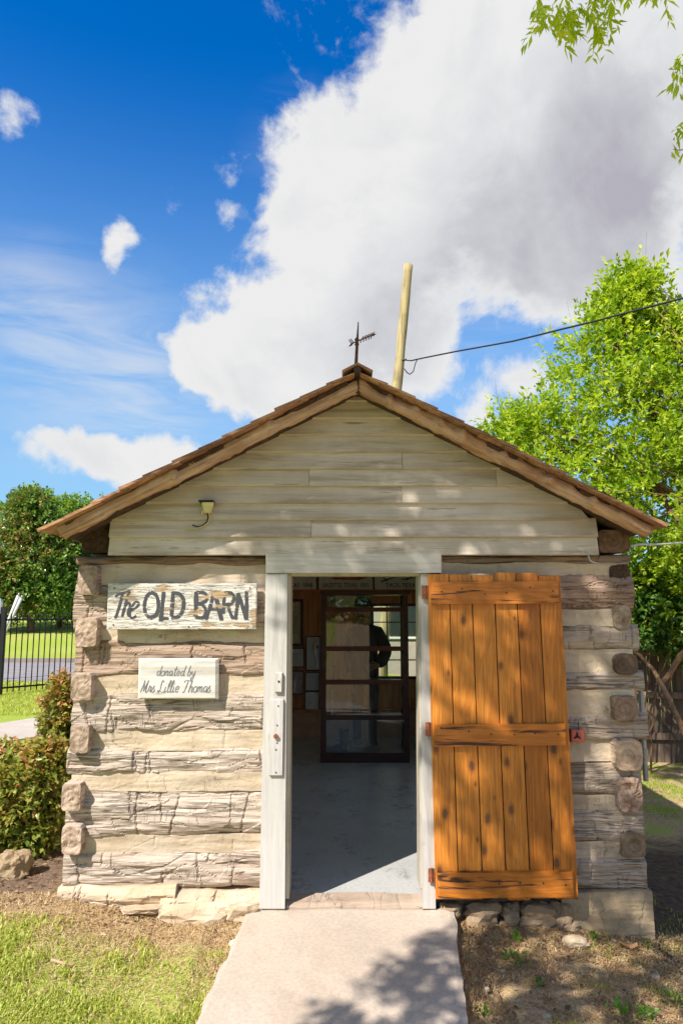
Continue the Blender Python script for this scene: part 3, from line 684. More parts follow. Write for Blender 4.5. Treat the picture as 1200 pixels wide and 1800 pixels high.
# roof: deck, sheathing edge, shingles, rafters, ridge
def slope_pt(side, d, Yc, off):              # d metres down the slope from the ridge line, off above the deck
    cs = 1 / math.hypot(1, MS); sn = MS * cs
    return Vector((XC + side * (d * cs + off * sn), Yc, ZR - d * sn + off * cs))
SL = {-1: (aS.x - eL.x) * math.hypot(1, MS), 1: (eR.x - aS.x) * math.hypot(1, MS)}
for side in (-1, 1):
    for (y0, y1, o0, o1, d1, nm, mt, c) in [(-.19, 5.45, -.032, -.012, SL[side] - .06, 'roof_deck', DARKWOOD, (1.3, 1.1, 1.0))]:
        a = [slope_pt(side, 0, y0, o0), slope_pt(side, d1, y0, o0), slope_pt(side, d1, y0, o1), slope_pt(side, 0, y0, o1)]
        b = [Vector((p.x, y1, p.z)) for p in a]
        mb = MB(); mb.add(a + b, [(0, 1, 2, 3), (7, 6, 5, 4), (0, 4, 5, 1), (1, 5, 6, 2), (2, 6, 7, 3), (3, 7, 4, 0)])
        part(mb, nm, mt, color=c)
    ncr = 12; exp_ = (SL[side] - .03) / ncr
    rr = random.Random(side + 5)
    far_ = MB()
    for cidx in range(ncr):
        d1 = (cidx + 1) * exp_ + .03; d0 = d1 - .36 if cidx > 1 else 0.0
        yy = -.33 + rr.uniform(-.008, .008); col = 0
        while yy < 5.5:
            wd = rr.uniform(.09, .17); yb = yy + wd - .004
            t_ = rr.uniform(.013, .020); lift = .028 + rr.uniform(-.002, .003); dd = d1 + rr.uniform(-.012, .012)
            a = [slope_pt(side, dd, yy, lift - .006), slope_pt(side, dd, yb, lift - .006), slope_pt(side, d0, yb, .013), slope_pt(side, d0, yy, .013)]
            b = [slope_pt(side, dd, yy, lift - .006 + t_), slope_pt(side, dd, yb, lift - .006 + t_), slope_pt(side, d0, yb, .018), slope_pt(side, d0, yy, .018)]
            fs = [(0, 1, 2, 3), (7, 6, 5, 4), (0, 4, 5, 1), (1, 5, 6, 2), (2, 6, 7, 3), (3, 7, 4, 0)]
            if col < 4:
                mb = MB(); mb.add(a + b, fs); v = rr.uniform(.75, 1.2)
                part(mb, 'shingle', SHINGLE, color=(v, v * rr.uniform(.9, 1.02), v * rr.uniform(.85, 1.0)))
            else: far_.add(a + b, fs)
            col += 1; yy += wd
    o = part(far_, 'roof_shingles', SHINGLE); o['kind'] = 'stuff'
    # rough sheathing lath under the shingles: dark broken edge
    for cidx in range(9):
        d = .06 + cidx * (SL[side] - .25) / 8.6
        a0 = slope_pt(side, d, 0, .012); L = (SL[side] - .25) / 8.6 - .006
        mb = MB(); y0 = -.245 - rr.uniform(0, .035)
        a = [slope_pt(side, d, y0, -.011), slope_pt(side, d + L, y0, -.011), slope_pt(side, d + L, y0, .011), slope_pt(side, d, y0, .011)]
        b = [Vector((p.x, -.10, p.z)) for p in a]
        mb.add(a + b, [(0, 1, 2, 3), (7, 6, 5, 4), (0, 4, 5, 1), (1, 5, 6, 2), (2, 6, 7, 3), (3, 7, 4, 0)])
        part(mb, 'sheathing_lath', DARKWOOD, color=(1.3, 1.0, .8))
def rafter(p0t, p0b, p1t, p1b, Y, dep, seed, knots, color):
    N, n = 150, 14; V = []; 
    t0, b0, t1, b1 = P(*p0t, Y), P(*p0b, Y), P(*p1t, Y), P(*p1b, Y)
    for i in range(N):
        s_ = i / (N - 1); top = t0.lerp(t1, s_); bot = b0.lerp(b1, s_); c = (top + bot) / 2; h = (top - bot) / 2
        for k in range(n):
            a = 2 * math.pi * k / n
            e = 3.2; q = (abs(math.cos(a)) ** e + abs(math.sin(a)) ** e) ** (-1 / e)
            V.append(c + h * (math.sin(a) * q) + Vector((0, -dep / 2 * math.cos(a) * q + dep / 2, 0)))
    A = np.array([tuple(v) for v in V])
    sA = np.repeat(np.linspace(0, 1, N), n); kA = np.tile(np.arange(n), N)
    d = .010 * fbm(sA * 9, kA * .7, 0, seed, 4) + .005 * fbm(sA * 40, kA * 1.1, 2, seed + 1, 3)
    cen = A.reshape(N, n, 3).mean(1).repeat(n, 0); dirn = A - cen; dirn /= np.linalg.norm(dirn, axis=1)[:, None]
    for ks, kh in knots:
        dk = np.exp(-((sA - ks) / .012) ** 2) * np.clip(dirn[:, 2] * kh * .4 - dirn[:, 1], 0, 1); d = d + .022 * dk
    A = A + dirn * d[:, None]
    I = np.arange(N * n).reshape(N, n)
    Fs = [(int(I[i, k]), int(I[i, (k + 1) % n]), int(I[i + 1, (k + 1) % n]), int(I[i + 1, k])) for i in range(N - 1) for k in range(n)]
    Fs += [tuple(int(q) for q in I[0, ::-1]), tuple(int(q) for q in I[-1])]
    me = bpy.data.meshes.new('rafter'); c0 = (t0 + b1) / 2
    # local frame along the timber so that the grain follows it
    ux = (t1 - t0).normalized(); uz = Vector((0, 1, 0)).cross(ux) * -1; uy = uz.cross(ux)
    M = Matrix((ux, uy, uz)).transposed().to_4x4(); M.translation = c0
    Mi = M.inverted()
    me.from_pydata([tuple(Mi @ Vector(v)) for v in A.tolist()], [], Fs); me.update()
    o = link('rafter', me, RAKE, color=color, smooth=True); o.matrix_world = M
    o.parent = cabin; o.matrix_parent_inverse = Matrix.Translation(-world_loc(cabin)); 
    return o
rafter((627, 662), (629, 687), (97, 926), (110, 945), -.27, .065, 720, [(.3, 1), (.62, -1)], (1, 1, 1))
rafter((631, 662), (630.5, 687), (1152, 927), (1138, 945), -.27, .07, 721, [(.11, .5), (.20, 1), (.285, .6), (.36, 1), (.50, -.4), (.66, .8), (.8, 1)], (.98, .94, .88))
mb = MB(); k0 = P(629, 655, -.285); mb.box(k0.x - .012, k0.x + .012, -.262, -.18, P(629, 690, -.27).z, P(629, 655, -.27).z + .01); part(mb, 'ridge_joint', DARKWOOD)
for sd, c in ((-1, (1.0, .9, .8)), (1, (.8, .7, .65))):
    a = [slope_pt(sd, -.024, -.345, .046), slope_pt(sd, .065, -.345, .045), slope_pt(sd, .065, -.345, .059), slope_pt(sd, -.031, -.345, .060)]
    b = [Vector((p.x, 5.5, p.z)) for p in a]
    mb = MB(); mb.add(a + b, [(0, 1, 2, 3), (7, 6, 5, 4), (0, 4, 5, 1), (1, 5, 6, 2), (2, 6, 7, 3), (3, 7, 4, 0)]); part(mb, 'ridge_board', SHINGLE, color=c)
k0 = P(628, 648, -.37); mb = MB().tube([(k0.x, -.356, k0.z), (k0.x, -.2, k0.z)], [.020, .024], 9); part(mb, 'ridge_knob', DARKWOOD)
# corner fill under the eaves
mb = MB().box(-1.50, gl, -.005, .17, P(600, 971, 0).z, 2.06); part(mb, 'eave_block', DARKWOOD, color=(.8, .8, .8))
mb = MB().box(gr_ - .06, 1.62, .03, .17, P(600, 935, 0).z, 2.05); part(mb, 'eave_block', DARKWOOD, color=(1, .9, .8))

# the open door leaf
door = empty('door', P(760, 1300, -.06), None, None); adopt(door, cabin)
hA, hB, hC, hD = P(751, 1011, -.075), P(983, 1008, -.125), P(1016, 1581, -.125), P(765.5, 1581, -.075)   # tl tr br bl
dn = (hB - hA).cross(hD - hA).normalized();  dn = dn if dn.y < 0 else -dn
def leaf(u, v, off=0.0):                      # u across, v down
    return (hA.lerp(hB, u)).lerp(hD.lerp(hC, u), v) + dn * off
us = [0, .163, .334, .503, .670, .838, 1.0]
rr = random.Random(3)
for i in range(6):
    g = .0035; a, b = us[i] + (g if i else 0), us[i + 1] - (g if i < 5 else 0); t0 = rr.uniform(-.006, .006); t1 = rr.uniform(-.004, .004)
    mb = MB().board(leaf(a, 1 + t1), leaf(b, 1 + t1), leaf(b, t0), leaf(a, t0), .025, .003); part(mb, 'plank', DOOR, parent=door)
for (tl, tr, br, bl) in [((757, 1023), (981, 1021), (983, 1061), (758, 1062)), ((763, 1274), (994, 1272), (995, 1310), (763.5, 1313)), ((769, 1534), (1007, 1533), (1009, 1578), (770, 1580))]:
    q = []
    for px, py in (bl, br, tr, tl):
        d = ray(px, py); pt = hA + dn * .026; q.append(CAM + d * ((pt - CAM).dot(dn) / d.dot(dn)))
    mb = MB().board(*q, .026, .005); part(mb, 'batten', BATTEN, parent=door)
for v_ in (.055, .495, .95):
    for i in range(6):
        k = leaf((us[i] + us[i + 1]) / 2 + rr.uniform(-.03, .03), v_ + rr.uniform(-.012, .012), .0275)
        part(MB().tube([k + dn * .0015, k - dn * .004], .0045, 6), 'nail', IRON, parent=door)
for py, x in ((1041, 746), (1282, 752), (1539, 757)):
    mb = MB().board(P(x - 5, py + 12, -.068), P(x + 6, py + 12, -.08), P(x + 6, py - 12, -.08), P(x - 5, py - 12, -.068), .008, .001)
    k = P(x + 1, py, -.080); mb.tube([k + Vector((0, 0, -.038)), k + Vector((0, 0, .038))], .006, 8); part(mb, 'hinge', RUST, parent=door)
REDP = mat_simple('faded_red_paint', (.50, .13, .085), .65, var=.3, sc=30)
hb = bpx((1003, 1283), (1027, 1283), (1027.5, 1305), (1003.5, 1305), -.045, .045, 'door_stop', REDP, .006)
hb['label'] = 'red painted block with dark star mark'
k = P(1014, 1294, -.047); mb = MB()
for an in (90, 215, 325):
    e = k + Vector((math.cos(R(an)) * .022, 0, math.sin(R(an)) * .022)); mb.tube([k, e], [.007, .003], 6)
adopt(part(mb, 'mark', IRON, parent=cabin), hb)
mb = MB(); k = P(1015, 1282, -.03); mb.tube([k, P(1016, 1268, -.012)], .002, 5); adopt(part(mb, 'wire', IRON), hb)
# ------------------------------------------------------------------ signs with hand painted lettering
def sgn(x, y): return (180 + x / 4.138, 1015 + y / 4.138)
def brush(mb, pts, wid, Y, close=False, dy=0.0):
    """a flat brush stroke through points given on the sign's face"""
    pts = [Vector((p[0], p[1], 0)) for p in pts]
    if len(pts) > 2:                          # smooth
        q = []
        for i in range(len(pts) - 1):
            p0 = pts[max(i - 1, 0)]; p1 = pts[i]; p2 = pts[i + 1]; p3 = pts[min(i + 2, len(pts) - 1)]
            for k in range(5):
                t = k / 5; q.append(.5 * ((2 * p1) + (-p0 + p2) * t + (2 * p0 - 5 * p1 + 4 * p2 - p3) * t * t + (-p0 + 3 * p1 - 3 * p2 + p3) * t ** 3))
        q.append(pts[-1]); pts = q
    N = len(pts); V = []
    for i, p in enumerate(pts):
        t = (pts[min(i + 1, N - 1)] - pts[max(i - 1, 0)]).normalized(); n = Vector((-t.y, t.x, 0))
        w_ = wid / 2 * (1 + .12 * math.sin(i * 1.7 + p.x)) 
        for s_ in (-1, 1):
            a = p + n * s_ * w_; V.append(P(*sgn(a.x, a.y), Y))
    mb.add(V, [(2 * i, 2 * i + 1, 2 * i + 3, 2 * i + 2) for i in range(N - 1)])
YS = -.062
sign = empty('wooden_sign', P(325, 1106, YS + .02), 'long peeling white plank sign with worn black lettering hung left of the door', 'sign')
def on(o, p): o.parent = p; o.matrix_parent_inverse = Matrix.Translation(-world_loc(p)); return o
def sub(mb, name, mat, parent, smooth=False, color=(1, 1, 1), loc=None): return on(mb.build(name, mat, None, smooth, color, loc), parent)
sub(MB().board(P(187.5, 1106.5, YS), P(450.5, 1106, YS), P(452, 1025.5, YS), P(190, 1025.5, YS), .03, .004), 'board', SIGN, sign)
mb = MB(); yl = YS - .0015
T = [([(150, 112), (126, 205), (94, 303)], 22), ([(92, 140), (130, 118), (206, 100)], 18), ([(196, 100), (170, 190), (144, 285)], 20), ([(152, 250), (172, 200), (196, 184), (200, 205), (186, 262), (194, 284)], 17),
     ([(208, 240), (250, 214), (266, 186), (242, 178), (214, 214), (200, 262), (212, 296), (248, 278)], 16),
     ([(352, 108), (322, 140), (306, 205), (318, 268), (346, 292)], 24), ([(352, 108), (392, 130), (408, 200), (392, 270), (346, 292)], 27),
     ([(446, 104), (436, 210), (424, 318)], 27), ([(424, 300), (482, 296)], 20),
     ([(514, 106), (508, 200), (502, 282)], 25), ([(506, 112), (556, 118), (588, 160), (586, 230), (556, 282), (500, 290)], 26),
     ([(682, 104), (680, 200), (676, 280)], 30), ([(682, 108), (740, 112), (762, 140), (744, 176), (690, 190)], 22), ([(690, 192), (734, 206), (750, 245), (730, 290), (676, 286)], 20),
     ([(808, 106), (786, 200), (752, 306)], 24), ([(814, 106), (840, 200), (866, 312)], 32), ([(776, 232), (846, 230)], 18),
     ([(888, 108), (882, 180), (876, 262)], 24), ([(884, 112), (936, 112), (958, 146), (936, 186), (886, 198)], 22), ([(910, 198), (926, 250), (950, 300)], 24),
     ([(986, 116), (978, 210), (966, 304)], 24), ([(986, 112), (1014, 200), (1046, 304)], 26), ([(1046, 100), (1048, 200), (1044, 304)], 24)]
for i, (pts, wd) in enumerate(T): brush(mb, pts, wd, yl - .00012 * i)
sub(mb, 'lettering', LETTER, sign)
mb = MB()
for x, y in ((88, 80), (1072, 76), (80, 345), (628, 358)):
    k = P(*sgn(x, y), YS - .003); sub(MB().tube([k, k + Vector((0, .005, 0))], .005, 8), 'nail', RUST, sign)
YP = -.052
pl = empty('wooden_plaque', P(312, 1228, YP + .02), 'small white plaque with raised edge and thin cursive lettering below the long sign', 'plaque')
q = [P(*sgn(255, 886), YP), P(*sgn(841, 886), YP), P(*sgn(844, 590), YP), P(*sgn(261, 590), YP)]
sub(MB().board(*q, .03, .013), 'board', PLAQUE, pl)
G = {   # skeletal cursive letters in a unit box: x right, y up, x height .5
 'd': [[(.42, .42), (.2, .5), (.05, .25), (.15, .02), (.38, .18), (.42, .42)], [(.5, 1), (.42, .3), (.45, .02), (.58, .1)]],
 'o': [[(.3, .5), (.08, .4), (.06, .12), (.25, 0), (.44, .15), (.42, .42), (.3, .5), (.55, .42)]],
 'n': [[(.05, .48), (.08, .25), (.04, 0)], [(.06, .3), (.28, .5), (.38, .4), (.34, .05), (.5, .08)]],
 'a': [[(.42, .45), (.2, .5), (.05, .25), (.15, .02), (.38, .2), (.44, .48), (.42, .03), (.56, .1)]],
 't': [[(.3, .95), (.22, .3), (.24, .02), (.42, .1)], [(.05, .62), (.5, .66)]],
 'e': [[(.08, .22), (.36, .3), (.36, .48), (.18, .5), (.06, .25), (.16, .02), (.44, .12)]],
 'b': [[(.2, 1), (.1, .3), (.12, .02), (.36, .05), (.44, .3), (.28, .45), (.12, .3)]],
 'y': [[(.05, .48), (.1, .15), (.28, .1), (.44, .48)], [(.46, .5), (.38, -.2), (.16, -.4), (.08, -.22), (.5, .08)]],
 'M': [[(.02, 0), (.18, .55), (.24, 1)], [(.24, 1), (.36, .1)], [(.36, .1), (.68, 1)], [(.68, 1), (.62, .4), (.66, 0), (.8, .08)]],
 'r': [[(.02, .06), (.12, .56), (.18, .44), (.34, .46), (.26, .1), (.42, .06)]],
 's': [[(.0, .08), (.22, .56), (.20, .38), (.36, .20), (.24, 0), (.04, .06)]],
 'L': [[(.5, .82), (.36, 1), (.24, .8), (.26, .3), (.1, 0), (.0, .1), (.16, .16), (.6, .0), (.72, .1)]],
 'i': [[(.1, .46), (.06, .15), (.12, .0), (.28, .1)], [(.14, .7), (.16, .74)]],
 'l': [[(.05, .1), (.3, .8), (.24, 1), (.12, .7), (.1, .1), (.18, 0), (.32, .1)]],
 'T': [[(.0, .82), (.2, 1), (.75, .94), (.85, 1)], [(.46, .96), (.36, .4), (.24, .0), (.08, .06)]],
 'h': [[(.2, 1), (.1, .4), (.06, 0)], [(.08, .28), (.28, .5), (.4, .38), (.36, .05), (.52, .1)]],
 'm': [[(.04, .48), (.06, .2), (.03, 0)], [(.05, .3), (.2, .5), (.28, .4), (.26, .05)], [(.27, .3), (.42, .5), (.52, .4), (.48, .05), (.62, .1)]],
 ' ': []}
ADV = {'M': .86, 'L': .74, 'T': .74, 'm': .66, 'i': .30, 'l': .34, 'r': .42, 's': .42, 't': .44, ' ': .34}
mb = MB(); kst = 0
def write(text, x0, x1, yb, h, wd):
    global kst
    tot = sum(ADV.get(c, .52) for c in text); sx = (x1 - x0) / tot; x = x0
    for c in text:
        for st in G[c]:
            pts = [(x + p[0] * sx + .28 * p[1] * h * .9 - 8, yb - p[1] * h) for p in st]
            brush(mb, pts, wd, YP - .0015 - .0000 * kst); kst += 1
        x += ADV.get(c, .52) * sx
write('donated by', 398, 680, 716, 74, 5.5)
write('Mrs Lillie Thomas', 282, 792, 836, 88, 5.5)
for i, v in enumerate(mb.v): mb.v[i] = (v[0], v[1] - .00002 * (i % 40), v[2])
sub(mb, 'lettering', INK, pl)

# ------------------------------------------------------------------ small things on and over the cabin
CREAM = mat_simple('yellowed_cream_plastic', (.58, .50, .24), .5, var=.25, sc=20)
fx = empty('junction_box', P(366, 884, -.06), 'small yellowed cream electrical box with dangling cord on the gable siding', 'electrical box')
c0 = P(365, 882, -.07); mb = MB()
a = [P(355, 883, -.11), P(376, 883, -.11), P(371, 901, -.09), P(359, 901, -.09)]; b = [P(354, 882, -.05), P(377, 882, -.05), P(374, 903, -.05), P(356, 903, -.05)]
mb.add(a + b, [(3, 2, 1, 0), (0, 1, 5, 4), (1, 2, 6, 5), (2, 3, 7, 6), (3, 0, 4, 7), (4, 5, 6, 7)]); sub(mb, 'housing', CREAM, fx)
mb = MB().box(P(353, 882, -.05).x, P(378, 882, -.05).x, -.118, -.05, P(600, 883, -.1).z + .001, P(600, 880.5, -.1).z + .003); sub(mb, 'cap', IRON, fx)
mb = MB().tube([P(*p, -.066) for p in [(364, 900), (366, 908), (364, 917), (356, 924), (348, 926), (338, 923)]], .0035, 6); sub(mb, 'cord', IRON, fx)
mb = MB().tube([P(*p, -.066) for p in [(367, 900), (369, 910), (366, 919), (357, 925), (345, 929), (330, 930), (320, 927)]], .003, 6); sub(mb, 'cord', CREAM, fx)
mb = MB().tube([P(357, 897, -.08), P(355, 905, -.066)], [.006, .003], 6); sub(mb, 'bracket', CREAM, fx)
GREYC = mat_simple('grey_cable_sheath', (.30, .29, .27), .6)
o = MB().tube([P(*p, -.06) for p in [(1028, 970), (1032, 973), (1036, 985), (1042, 989), (1056, 991), (1075, 992), (1104, 989)]], .0045, 7).build('cable', GREYC, None, True)
tag(o, 'thin grey cable looping from the siding end over the top log right of the door', 'cable')
# weather vane
RUSTD = mat_simple('rusted_iron', (.16, .075, .045), .85, .3, .5, 60, .6)
YV = .12
wv_ = empty('weather_vane', P(625, 645, YV), 'thin rusted weather vane with feathered arrow on the roof ridge', 'weather vane')
b0, t0 = P(625, 650, YV), P(629.5, 566, YV)
mb = MB().tube([b0, b0.lerp(t0, .55), b0.lerp(t0, .6), t0], [.011, .009, .008, .003], 8); sub(mb, 'rod', RUSTD, wv_)
k = P(627, 601, YV); mb = MB().lathe(k, [(.004, -.03), (.014, -.02), (.010, 0), (.015, .016), (.004, .03)], 10); sub(mb, 'collar', RUSTD, wv_)
e0, e1 = P(617, 604, YV - .05), P(655, 589, YV + .04); mb = MB().tube([e0, e1], .004, 6)
for s_ in (.02, .10): 
    q = e0.lerp(e1, s_); mb.tube([q, q + Vector((-.016, 0, .024))], .0035, 5); mb.tube([q, q + Vector((-.016, 0, -.02))], .0035, 5)
for s_ in (.45, .58, .70, .82, .93):
    q = e0.lerp(e1, s_); mb.tube([q + Vector((.018, 0, .024)), q, q + Vector((-.004, 0, -.02))], .0035, 5)
mb.tube([e1, e1 + (e1 - e0).normalized() * .03], [.009, .001], 6); sub(mb, 'arrow', RUSTD, wv_)
# utility post and its wire, behind the roof
YPOLE = 8.0
pb = P(699, 700, YPOLE); zb = P(714, 466, YPOLE)
dirp = (zb - pb).normalized(); gp = ghf(pb.x - .3, YPOLE); base = pb - dirp * ((pb.z - gp + .3) / dirp.z)
N = 60; pts = [base.lerp(zb, i / (N - 1)) for i in range(N)]
pts = [p + Vector((.02 * float(fbm(i * .12, 0, 0, 4, 2)) + .03 * math.sin(i * .12), 0, 0)) for i, p in enumerate(pts)]
po = empty('wooden_post', base, 'tall leaning weathered wooden pole standing behind the cabin roof', 'pole')
mb = MB().tube(pts, [.098 - .018 * i / N + .006 * float(fbm(i * .3, 1, 0, 8, 2)) for i in range(N)], 16); sub(mb, 'shaft', POLEW, po, True)
q1 = P(711, 632, YPOLE - .09); mb = MB().tube([q1 + Vector((-.05, .03, 0)), q1 + Vector((.03, 0, 0))], .02, 8); sub(mb, 'insulator', IRON, po)
BLK = mat_simple('black_cable', (.012, .012, .014), .6)
wire = []
for i, (px, py) in enumerate([(711, 633), (722, 634), (745, 629), (770, 624), (800, 618), (850, 609), (900, 600), (950, 588), (985, 579), (1040, 566), (1100, 550), (1200, 524), (1290, 500)]):
    wire.append(P(px, py, YPOLE - .1 - i * .44))
mb = MB().tube(wire, .012, 6)
mb.tube([P(*p, YPOLE - .2) for p in [(733, 632), (730, 638), (728, 645), (726, 653), (720, 658), (715, 655), (710, 648)]], .010, 6)
tag(mb.build('overhead_wire', BLK, None, True), 'black overhead wire running from the leaning pole across to the green tree', 'wire')
WHT = mat_simple('white_hose', (.55, .53, .48), .5)
tag(MB().tube([P(*p) for p in [(1108, 960, .25), (1125, 957, .4), (1160, 957, .8), (1200, 954, 1.3), (1300, 950, 2.6)]], .007, 7).build('clothes_line', WHT, None, True), 'pale line stretched from the right eave of the cabin to the tree', 'line')
STEEL = mat_simple('galvanised_steel', (.34, .36, .37), .45, .7)
cp = empty('steel_pipe', P(1129, 1330, .55), 'grey metal pipe standing against the right side wall of the cabin', 'pipe')
a, b = P(1126, 1222, .55), P(1131, 1338, .55); mb = MB().tube([Vector((a.x, .55, a.z + .03)), Vector((a.x, .55, b.z - .12))], .016, 12); sub(mb, 'shaft', STEEL, cp)
for pz in (1228, 1322): 
    k = P(1130, pz, .55); sub(MB().tube([Vector((a.x, .55, k.z - .02)), Vector((a.x, .55, k.z + .02))], .022, 12), 'coupling', STEEL, cp)

# ------------------------------------------------------------------ interior
YB = 5.12
CARD0 = mat_simple('white_ceiling', (.82, .80, .77), .9, var=.05, sc=6)
for i in range(30):                           # pine boards on the back wall, cut round the window
    x0, x1 = -1.37 + i * .0957, -1.37 + (i + 1) * .0957 - .004; v = .75 + .5 * random.Random(i).random()
    for z0, z1 in (((.34, .70), (1.66, 1.80)) if (x1 > .38 and x0 < 1.0) else ((.34, 1.80),)):
        part(MB().board((x0, YB, z0), (x1, YB, z0), (x1, YB, z1), (x0, YB, z1), .03, .003), 'wall_board', PINE, color=(v, v * .95, v * .9))
PINK = mat_simple('faded_terracotta_paint', (.58, .33, .21), .7, var=.2, sc=6)
part(MB().box(-1.37, 1.5, YB - .03, YB + .03, 0, .30), 'wainscot', PINK); part(MB().box(-1.37, 1.5, YB - .06, YB + .03, .302, .335), 'wainscot_rail', PINE)
part(MB().box(-1.37, 1.5, YB - .05, YB + .03, 1.80, 1.835), 'picture_rail', PINE, color=(1.0, .6, .5))
part(MB().box(-1.37, 1.5, YB - .01, YB + .03, 1.838, 2.15), 'header_panel', DARKWOOD, color=(2, 1.3, 1))
part(MB().box(-1.37, 1.5, .18, YB - .02, 2.10, 2.13), 'ceiling', CARD0)
def window(x0, x1, z0, z1, Yw, nx_, nz, vert=False):
    fr_ = empty('window', ((x0 + x1) / 2, Yw, z0) if not vert else (Yw, (x0 + x1) / 2, z0), None, None); adopt(fr_, cabin)
    def bx(a0, a1, b0, b1, d=.025):
        return MB().box(a0, a1, Yw - d, Yw + d, b0, b1) if not vert else MB().box(Yw - d, Yw + d, a0, a1, b0, b1)
    w_ = .035
    for n_, q in (('jamb', (x0, x0 + w_, z0, z1)), ('jamb', (x1 - w_, x1, z0, z1)), ('sill', (x0 + w_, x1 - w_, z0, z0 + w_)), ('head', (x0 + w_, x1 - w_, z1 - w_, z1))):
        part(bx(*q), n_, CABW, parent=fr_)
    for k in range(1, nx_):
        xm = x0 + (x1 - x0) * k / nx_; part(bx(xm - .007, xm + .007, z0 + w_, z1 - w_, .012), 'muntin', CABW, parent=fr_)
    for k in range(1, nz):
        zm = z0 + (z1 - z0) * k / nz; part(bx(x0 + w_, x1 - w_, zm - .007, zm + .007, .010), 'muntin', CABW, parent=fr_)
    part(bx(x0 + w_, x1 - w_, z0 + w_, z1 - w_, .002), 'pane', GLASS, parent=fr_)
window(.38, 1.0, .70, 1.66, 5.2, 3, 4)
for a_, b_, c_, d_ in WIN_L: window(a_, b_, c_, d_, -1.43, 3, 3, True)  # the two nearer ones are added to let daylight in
for a_, b_, c_, d_ in ADDED_WIN_R: window(a_, b_, c_, d_, 1.56, 3, 3, True)  # unseen right windows, added to lighten the interior
WASH = mat_simple('whitewash', (.82, .80, .76), .85, var=.05, sc=6)
for xw, wins in ((-1.366, WIN_L), (1.494, ADDED_WIN_R)):
    mb = MB(); y_ = .18
    for a_, b_, c_, d_ in wins: mb.box(xw, xw + .006, y_, a_, 0, 2.1); mb.box(xw, xw + .006, a_, b_, 0, c_); mb.box(xw, xw + .006, a_, b_, d_, 2.1); y_ = b_
    mb.box(xw, xw + .006, y_, 5.05, 0, 2.1); part(mb, 'wall_lining', WASH)
# town signs over the back wall
CARD = mat_simple('aged_cream_card', (.82, .76, .62), .7, var=.1, sc=8)
REDW = mat_simple('dull_red_wood', (.22, .06, .03), .6)
INKB = mat_simple('black_sign_ink', (.02, .018, .016), .7)
def text(body, size, loc, parent, mat, name='lettering', align='CENTER', sx=1.0):
    cu = bpy.data.curves.new(name, 'FONT'); cu.body = body; cu.size = size; cu.align_x = align; cu.extrude = .0006; cu.space_character = 1.05
    o = bpy.data.objects.new(name, cu); COL.objects.link(o); cu.materials.append(mat)
    bpy.context.view_layer.update(); me = bpy.data.meshes.new_from_object(o.evaluated_get(bpy.context.evaluated_depsgraph_get())); bpy.data.objects.remove(o)
    o = link(name, me, None if me.materials else mat); o.location = loc; o.rotation_euler = (math.pi / 2, 0, 0); o.scale = (sx, 1, 1); return on(o, parent)
YT = YB - .03
TS = [(476, 556, 'TEXAS  1848', 'cream town sign ending in 1848 above the pictures at the left door jamb', 549), (560, 655, 'BAZETTE, TEXAS  1855', 'cream town sign with faded red marks in the middle over the cabinet', None), (658, 752, 'TAOS, TEXAS  18', 'cream town sign with grey cattle brand marks at the right over the cabinet', None)]
for i, (a, b, tx, lb, r) in enumerate(TS):
    pa, pb_ = P(a, 1038, YT), P(b, 1013, YT); zlo, zhi = 1.837, 2.02
    sg = empty('town_sign', ((pa.x + pb_.x) / 2, YT, zlo), lb, 'sign', 'town signs on the back wall')
    sub(MB().board((pa.x, YT, zlo), (pb_.x, YT, zlo), (pb_.x, YT, zhi), (pa.x, YT, zhi), .015, .003), 'panel', CARD, sg)
    sub(MB().box(pa.x - .022, pa.x - .002, YT - .008, YT + .02, zlo, zhi), 'edge_strip', REDW, sg)
    if r: text(tx, .078, (P(r, 1030, YT).x, YT - .003, zlo + .03), sg, INKB, align='RIGHT', sx=.8)
    else: text(tx, .078, ((pa.x + pb_.x) / 2 + (.06 if i == 2 else 0), YT - .003, zlo + .03), sg, INKB, sx=.72 if i == 1 else .85)
    if i == 1: sub(MB().board((pa.x + .2, YT - .002, zlo + .13), (pa.x + .52, YT - .002, zlo + .12), (pb_.x - .02, YT - .002, zhi - .01), (pa.x + .12, YT - .002, zhi - .01), .001, .0001), 'faded_mark', REDP, sg)
    if i == 2:
        mb = MB()
        for (x0, z0, x1, z1) in ((.08, .10, .30, .17), (.1, .17, .16, .11), (.35, .13, .55, .16), (.4, .12, .5, .17)): mb.tube([(pa.x + x0, YT - .002, zlo + z0), (pa.x + x1, YT - .002, zlo + z1)], .006, 5)
        sub(mb, 'brand_marks', INKB, sg)
